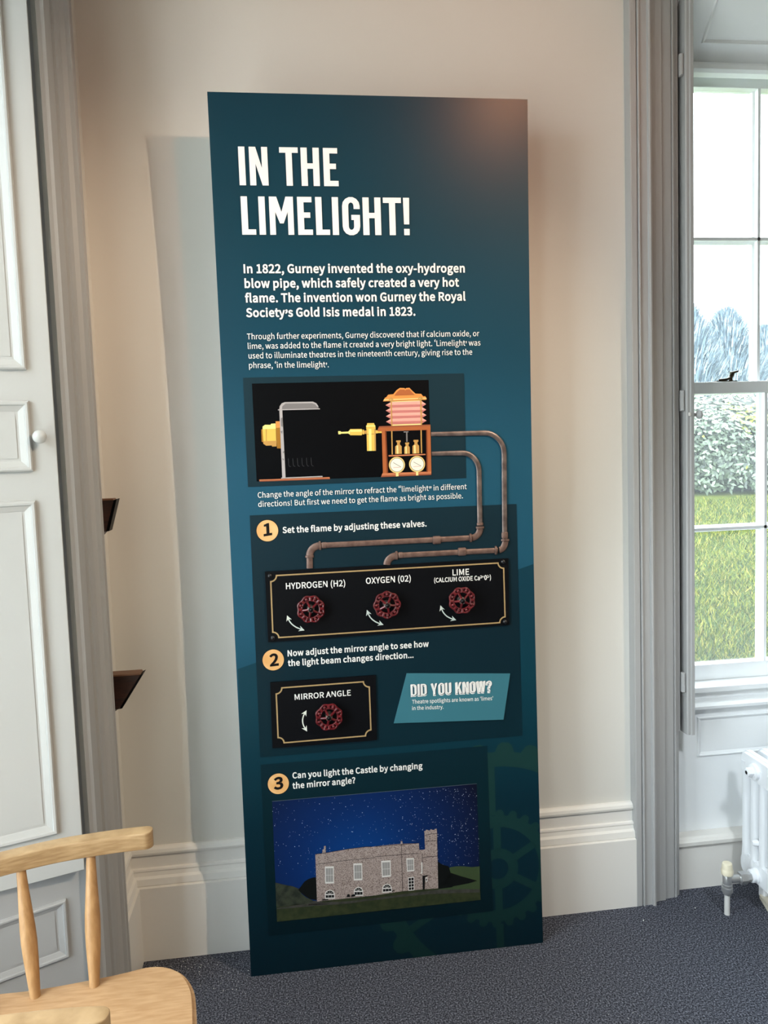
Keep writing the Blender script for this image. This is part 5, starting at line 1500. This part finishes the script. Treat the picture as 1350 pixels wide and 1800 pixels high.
def make_chair(label, group):
    t = tag(empty('wooden_chair', (-0.25, -0.75, 0)), label, 'chair', group)
    bm = bmesh.new()
    poly = smooth_path([(*p, 0) for p in SEATP + SEATP[:1]], 4)[:-1]
    a_ = [bm.verts.new((p.x, p.y, 0.400)) for p in poly]
    b_ = [bm.verts.new((p.x, p.y, 0.430)) for p in poly]
    n = len(poly)
    fs = [bm.faces.new((a_[i], a_[(i + 1) % n], b_[(i + 1) % n], b_[i])) for i in range(n)]
    top = bm.faces.new(b_)
    fs += [top, bm.faces.new(a_[::-1])]
    bmesh.ops.recalc_face_normals(bm, faces=fs)
    bmesh.ops.bevel(bm, geom=[e for e in bm.edges if abs(e.verts[0].co.z - e.verts[1].co.z) < 1e-4 and e.calc_face_angle(0) > 0.5], offset=0.007, segments=3, affect='EDGES')
    obj('seat', bm, M_seatw, t, smooth=True)
    bm = bmesh.new()
    path = smooth_path([(*p, 0) for p in RAILP], 6)
    d0, d1 = (path[1] - path[0]).normalized(), (path[-2] - path[-1]).normalized()
    ext = (.0, .0006, .002, .0045, .008, .012)
    head = [(path[0] - d0 * .016 + d0 * e, e) for e in ext]
    tail = [(path[-1] - d1 * .016 + d1 * e, e) for e in ext]
    stations = head + [(p, 1.0) for p in path] + tail[::-1]
    z0, z1 = 0.641, 0.673
    nP = len(stations)
    rings = []
    ER = .0028
    for i, (p, e) in enumerate(stations):
        tg = (stations[min(i + 1, nP - 1)][0] - stations[max(i - 1, 0)][0]).normalized()
        nn = Vector((-tg.y, tg.x, 0))
        hw = 0.0165
        if e < .014:                       # ends rounded in plan
            hw = 0.0165 - .014 + math.sqrt(max(0, .014 ** 2 - (.014 - e) ** 2))
        hw = max(hw, ER + .0004)
        ring = []
        for a0, (sy, sz) in zip(range(4), ((1, 1), (-1, 1), (-1, -1), (1, -1))):
            for k in range(4):
                an = math.radians(a0 * 90 + 90 * k / 3)
                ring.append(p + nn * ((hw - ER) * sy + ER * math.cos(an)) + Vector((0, 0, (z0 + z1) / 2 + ((z1 - z0) / 2 - ER) * sz + ER * math.sin(an))))
        rings.append([bm.verts.new(v) for v in ring])
    for A_, B_2 in zip(rings, rings[1:]):
        for k in range(16):
            bm.faces.new((A_[k], A_[(k + 1) % 16], B_2[(k + 1) % 16], B_2[k]))
    bm.faces.new(rings[0])
    bm.faces.new(rings[-1][::-1])
    bmesh.ops.recalc_face_normals(bm, faces=bm.faces[:])
    obj('back_rail', bm, M_railw, t, smooth=True)
    for (b0, b1) in (((-0.233, -0.592), (-0.243, -0.522)), ((-0.331, -0.603), (-0.359, -0.551)), ((-0.415, -0.640), (-0.458, -0.600))):
        p0 = Vector((*b0, 0.424))
        p1 = Vector((*b1, 0.650))
        bm = bmesh.new()
        prof = ((0, .0088), (.06, .0092), (.15, .0105), (.30, .0128), (.42, .0138), (.52, .0134), (.64, .0118), (.78, .0098), (.90, .0086), (1, .0080))
        tube(bm, [p0.lerp(p1, s) for s, r in prof], [r for s, r in prof], 18)
        obj('spindle', bm, M_spinw, t, smooth=True)
    for sx, sy, ex, ey in ((-0.10, -0.63, -0.055, -0.585), (-0.42, -0.66, -0.465, -0.615), (-0.09, -0.88, -0.045, -0.925), (-0.40, -0.85, -0.445, -0.895)):
        bm = bmesh.new()
        p0, p1 = Vector((sx, sy, .405)), Vector((ex, ey, 0.0))
        prof = ((0, .013), (.2, .016), (.45, .019), (.7, .016), (.9, .0125), (1, .012))
        tube(bm, [p0.lerp(p1, s) for s, r in prof], [r for s, r in prof], 16)
        obj('leg', bm, M_spinw, t, smooth=True)
    for q0, q1 in (((-0.075, -0.605, .20), (-0.07, -0.905, .20)), ((-0.445, -0.635, .20), (-0.422, -0.873, .20)), ((-0.073, -0.75, .20), (-0.433, -0.75, .20))):
        bm = bmesh.new()
        tube(bm, [q0, Vector(q0).lerp(Vector(q1), .5), q1], [.008, .011, .008], 12)
        obj('stretcher', bm, M_spinw, t, smooth=True)
    return t


chair = make_chair('honey wooden spindle-back chair in front of the white shutter, seat showing', 'wooden spindle chairs')


def copy_tree(o, parent=None):
    c = o.copy()
    COL.objects.link(c)
    if parent:
        c.parent = parent
    for ch in list(o.children):
        copy_tree(ch, c)
    return c


chair2 = copy_tree(chair)
chair2['label'] = 'wooden chair of which only the back rail end shows, in front of the seat'
chair2.rotation_euler = (0, 0, math.radians(-8))
chair2.location = (-0.254, -1.225, 0)

# ---------------------------------------------------------------- plaster crumbs on the carpet
bm = bmesh.new()
rng = random.Random(11)


def crumb(x, y, s):
    mtx = Matrix.Translation((x, y, s * 0.35)) @ Matrix.Rotation(rng.random() * 6.28, 4, 'Z') @ Matrix.Diagonal((s * rng.uniform(.5, 1.2), s * rng.uniform(.4, .8), s * .35, 1))
    bmesh.ops.create_icosphere(bm, subdivisions=1, radius=1.0, matrix=mtx)


for k in range(150):
    crumb(rng.uniform(-0.28, -0.006), 0.108 - abs(rng.gauss(0, 0.10)), rng.choice((.0007, .0009, .0012, .0017)))
for k in range(70):
    crumb(rng.uniform(-0.05, 1.0), rng.uniform(-0.45, -0.012), rng.choice((.0006, .0008, .0010, .0013)))
for x, y, s in ((1.115, .045, .0035), (1.29, .075, .0025), (1.40, .09, .002)):
    crumb(x, y, s)
tag(obj('plaster_crumbs', bm, mat('white_crumbs', (236, 236, 232), 0.8)), 'white plaster crumbs scattered on the carpet around the teal panel', 'debris', kind='stuff')

# ---------------------------------------------------------------- outside: lawn, shrubs, trees
def lawn_z(x, y):
    return 0.02 + 0.112 * max(0, y - 0.4) + 0.03 * math.sin(x * 0.9 + y * 0.4) - 0.02


M_lawn = mat('lawn_soil_grass', (52, 66, 8), 0.9, spec=0.1, noise=((84, 88, 26), 3.0, 6))
bm = bmesh.new()
nx, ny = 40, 60
vv = [[bm.verts.new((-22 + 46 * i / nx, 0.62 + 34 * (j / ny) ** 1.5, lawn_z(-22 + 46 * i / nx, 0.62 + 34 * (j / ny) ** 1.5))) for i in range(nx + 1)] for j in range(ny + 1)]
for j in range(ny):
    for i in range(nx):
        bm.faces.new((vv[j][i], vv[j][i + 1], vv[j + 1][i + 1], vv[j + 1][i]))
tag(obj('lawn', bm, M_lawn, smooth=True), kind='structure')
GM = [mat('grass_green', (50, 66, 8), 0.6, spec=0.2), mat('grass_yellow', (100, 102, 18), 0.6, spec=0.2), mat('grass_straw', (132, 120, 52), 0.7, spec=0.2)]
for gmm in GM:
    gmm.node_tree.nodes['Principled BSDF'].inputs['Roughness'].default_value = 0.7
bm = bmesh.new()
for k in range(62000):
    y = 1.2 + 5.1 * rng.random() ** 1.1
    dist = y + 1.97
    x = 0.15 + dist * rng.uniform(0.44, 0.92)
    z = lawn_z(x, y)
    h = rng.uniform(.03, .07)
    an = rng.random() * 6.28
    w = 0.006
    lx, ly = rng.gauss(0, .035), rng.gauss(0, .035)
    f = bm.faces.new((bm.verts.new((x - w * math.cos(an), y - w * math.sin(an), z - .005)), bm.verts.new((x + w * math.cos(an), y + w * math.sin(an), z - .005)), bm.verts.new((x + lx, y + ly, z + h))))
    f.material_index = rng.choices((0, 1, 2), (6, 3, 1))[0]
tag(obj('grass', bm, GM), 'green and straw coloured grass blades on the lawn outside', 'grass', kind='stuff')


def shrub(name, c, rx, ry, rz, nleaf, lsize, mats, weights, label, cat, group=None, yellow=None):
    t = tag(empty(name, (c[0], c[1], lawn_z(c[0], c[1]))), label, cat, group)
    zb = lawn_z(c[0], c[1])
    bm = bmesh.new()
    bmesh.ops.create_icosphere(bm, subdivisions=3, radius=1.0)
    r2_ = random.Random(int(c[0] * 100))
    ph = [r2_.random() * 6 for _ in range(4)]

    def rad_(d):
        return 1 + .10 * math.sin(3 * d.x + ph[0]) + .08 * math.sin(5 * d.z + ph[1]) + .07 * math.sin(7 * d.y + 4 * d.x + ph[2])
    for v in bm.verts:
        d = v.co.normalized()
        k = rad_(d) * .93
        v.co = Vector((c[0] + d.x * rx * k, c[1] + d.y * ry * k, zb + max(-0.05, rz * (.45 + .55 * d.z * k))))
    n_core = len(bm.faces)
    for f in bm.faces:
        f.material_index = 0
    for k in range(nleaf):
        d = Vector((r2_.gauss(0, 1), r2_.gauss(0, 1) - .5, r2_.gauss(0, 1))).normalized()
        kk = rad_(d) * r2_.uniform(.92, 1.06)
        p = Vector((c[0] + d.x * rx * kk, c[1] + d.y * ry * kk, zb + rz * (.45 + .55 * d.z * kk)))
        if p.z < zb:
            continue
        out = Vector((d.x, d.y, d.z + .5)).normalized()
        ax = out.cross(Vector((r2_.gauss(0, 1), r2_.gauss(0, 1), r2_.gauss(0, 1)))).normalized()
        ln_ = (ax + out * r2_.uniform(-.2, .7) + Vector((0, 0, -.2))).normalized() * lsize * r2_.uniform(.7, 1.2)
        sd = ln_.cross(out).normalized() * lsize * .2
        q = [bm.verts.new(p), bm.verts.new(p + ln_ * .5 + sd), bm.verts.new(p + ln_), bm.verts.new(p + ln_ * .5 - sd)]
        f = bm.faces.new(q)
        f.material_index = r2_.choices(range(len(mats)), weights)[0]
        if yellow and (p - Vector(yellow[0])).length < yellow[1] and r2_.random() < .4:
            f.material_index = len(mats) - 1
    obj('foliage', bm, mats, t)
    bm = bmesh.new()
    for k in range(3):
        tube(bm, [(c[0] + .1 * (k - 1), c[1], zb - .02), (c[0] + .3 * (k - 1), c[1], zb + rz * .5)], [.05, .03], 8)
    obj('stem', bm, mat('shrub_stem', (92, 80, 64), 0.9), t)


LEAF = [mat('leaf_dark', (38, 46, 36), 0.5, spec=0.4), mat('leaf_mid', (58, 70, 50), 0.45, spec=0.5), mat('leaf_pale', (112, 124, 104), 0.45, spec=0.5), mat('leaf_lime', (128, 132, 42), 0.5)]
shrub('rhododendron_shrub', (5.75, 7.3), 1.75, 0.95, 1.12, 15000, 0.085, LEAF, (2, 5, 4, 0.02), 'broad leafy green shrub above the lawn, seen through lower sash', 'shrub', 'shrubs on the bank', yellow=((5.5, 6.5, 1.62), 0.24))
shrub('rhododendron_shrub', (9.3, 7.9), 1.7, 1.0, 1.2, 4000, 0.10, LEAF, (2, 5, 4, 0.02), 'leafy green shrub furthest right, mostly hidden by the frame edge', 'shrub', 'shrubs on the bank')

HAZED = [mat('conifer_haze_dark', (68, 84, 96), 0.8), mat('conifer_haze_mid', (98, 116, 128), 0.8), mat('conifer_haze_pale', (158, 170, 178), 0.8)]  # outdoor haze mixed into the foliage colours


def conifer(c, h, r, label):
    zb = lawn_z(c[0], c[1])
    t = tag(empty('conifer_tree', (c[0], c[1], zb)), label, 'tree', 'misty trees behind the shrub')
    bm = bmesh.new()
    r2_ = random.Random(int(c[0] * 37 + c[1]))
    for k in range(9000):
        s = r2_.random() ** .8
        zz = h * (.06 + .94 * s)
        rr = r * (1 - s) ** .55 * r2_.uniform(.55, 1.05)
        an = r2_.random() * 6.283
        p = Vector((c[0] + rr * math.cos(an), c[1] + rr * math.sin(an), zb + zz))
        L_ = r2_.uniform(.25, .5)
        tip = p + Vector((math.cos(an) * L_ * .45, math.sin(an) * L_ * .45, L_ * r2_.uniform(.2, 1.0)))
        sd = Vector((-math.sin(an), math.cos(an), 0)) * .028
        f = bm.faces.new((bm.verts.new(p - sd), bm.verts.new(p + sd), bm.verts.new(tip)))
        f.material_index = r2_.choices((0, 1, 2), (4, 4, 3))[0]
    obj('crown', bm, HAZED, t)
    bm = bmesh.new()
    tube(bm, [(c[0], c[1], zb - .05), (c[0], c[1], zb + h * .9)], [.16, .03], 10)
    obj('trunk', bm, mat('hazed_trunk', (128, 136, 140), 0.9), t)  # trunk colour paled by the same painted haze


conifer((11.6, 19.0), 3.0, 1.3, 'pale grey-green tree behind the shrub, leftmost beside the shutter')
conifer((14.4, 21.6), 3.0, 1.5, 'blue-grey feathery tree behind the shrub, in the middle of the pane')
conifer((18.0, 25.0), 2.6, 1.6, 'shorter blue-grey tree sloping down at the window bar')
conifer((21.5, 27.0), 2.6, 1.5, 'low haze-coloured tree beyond the window bar at the frame edge')
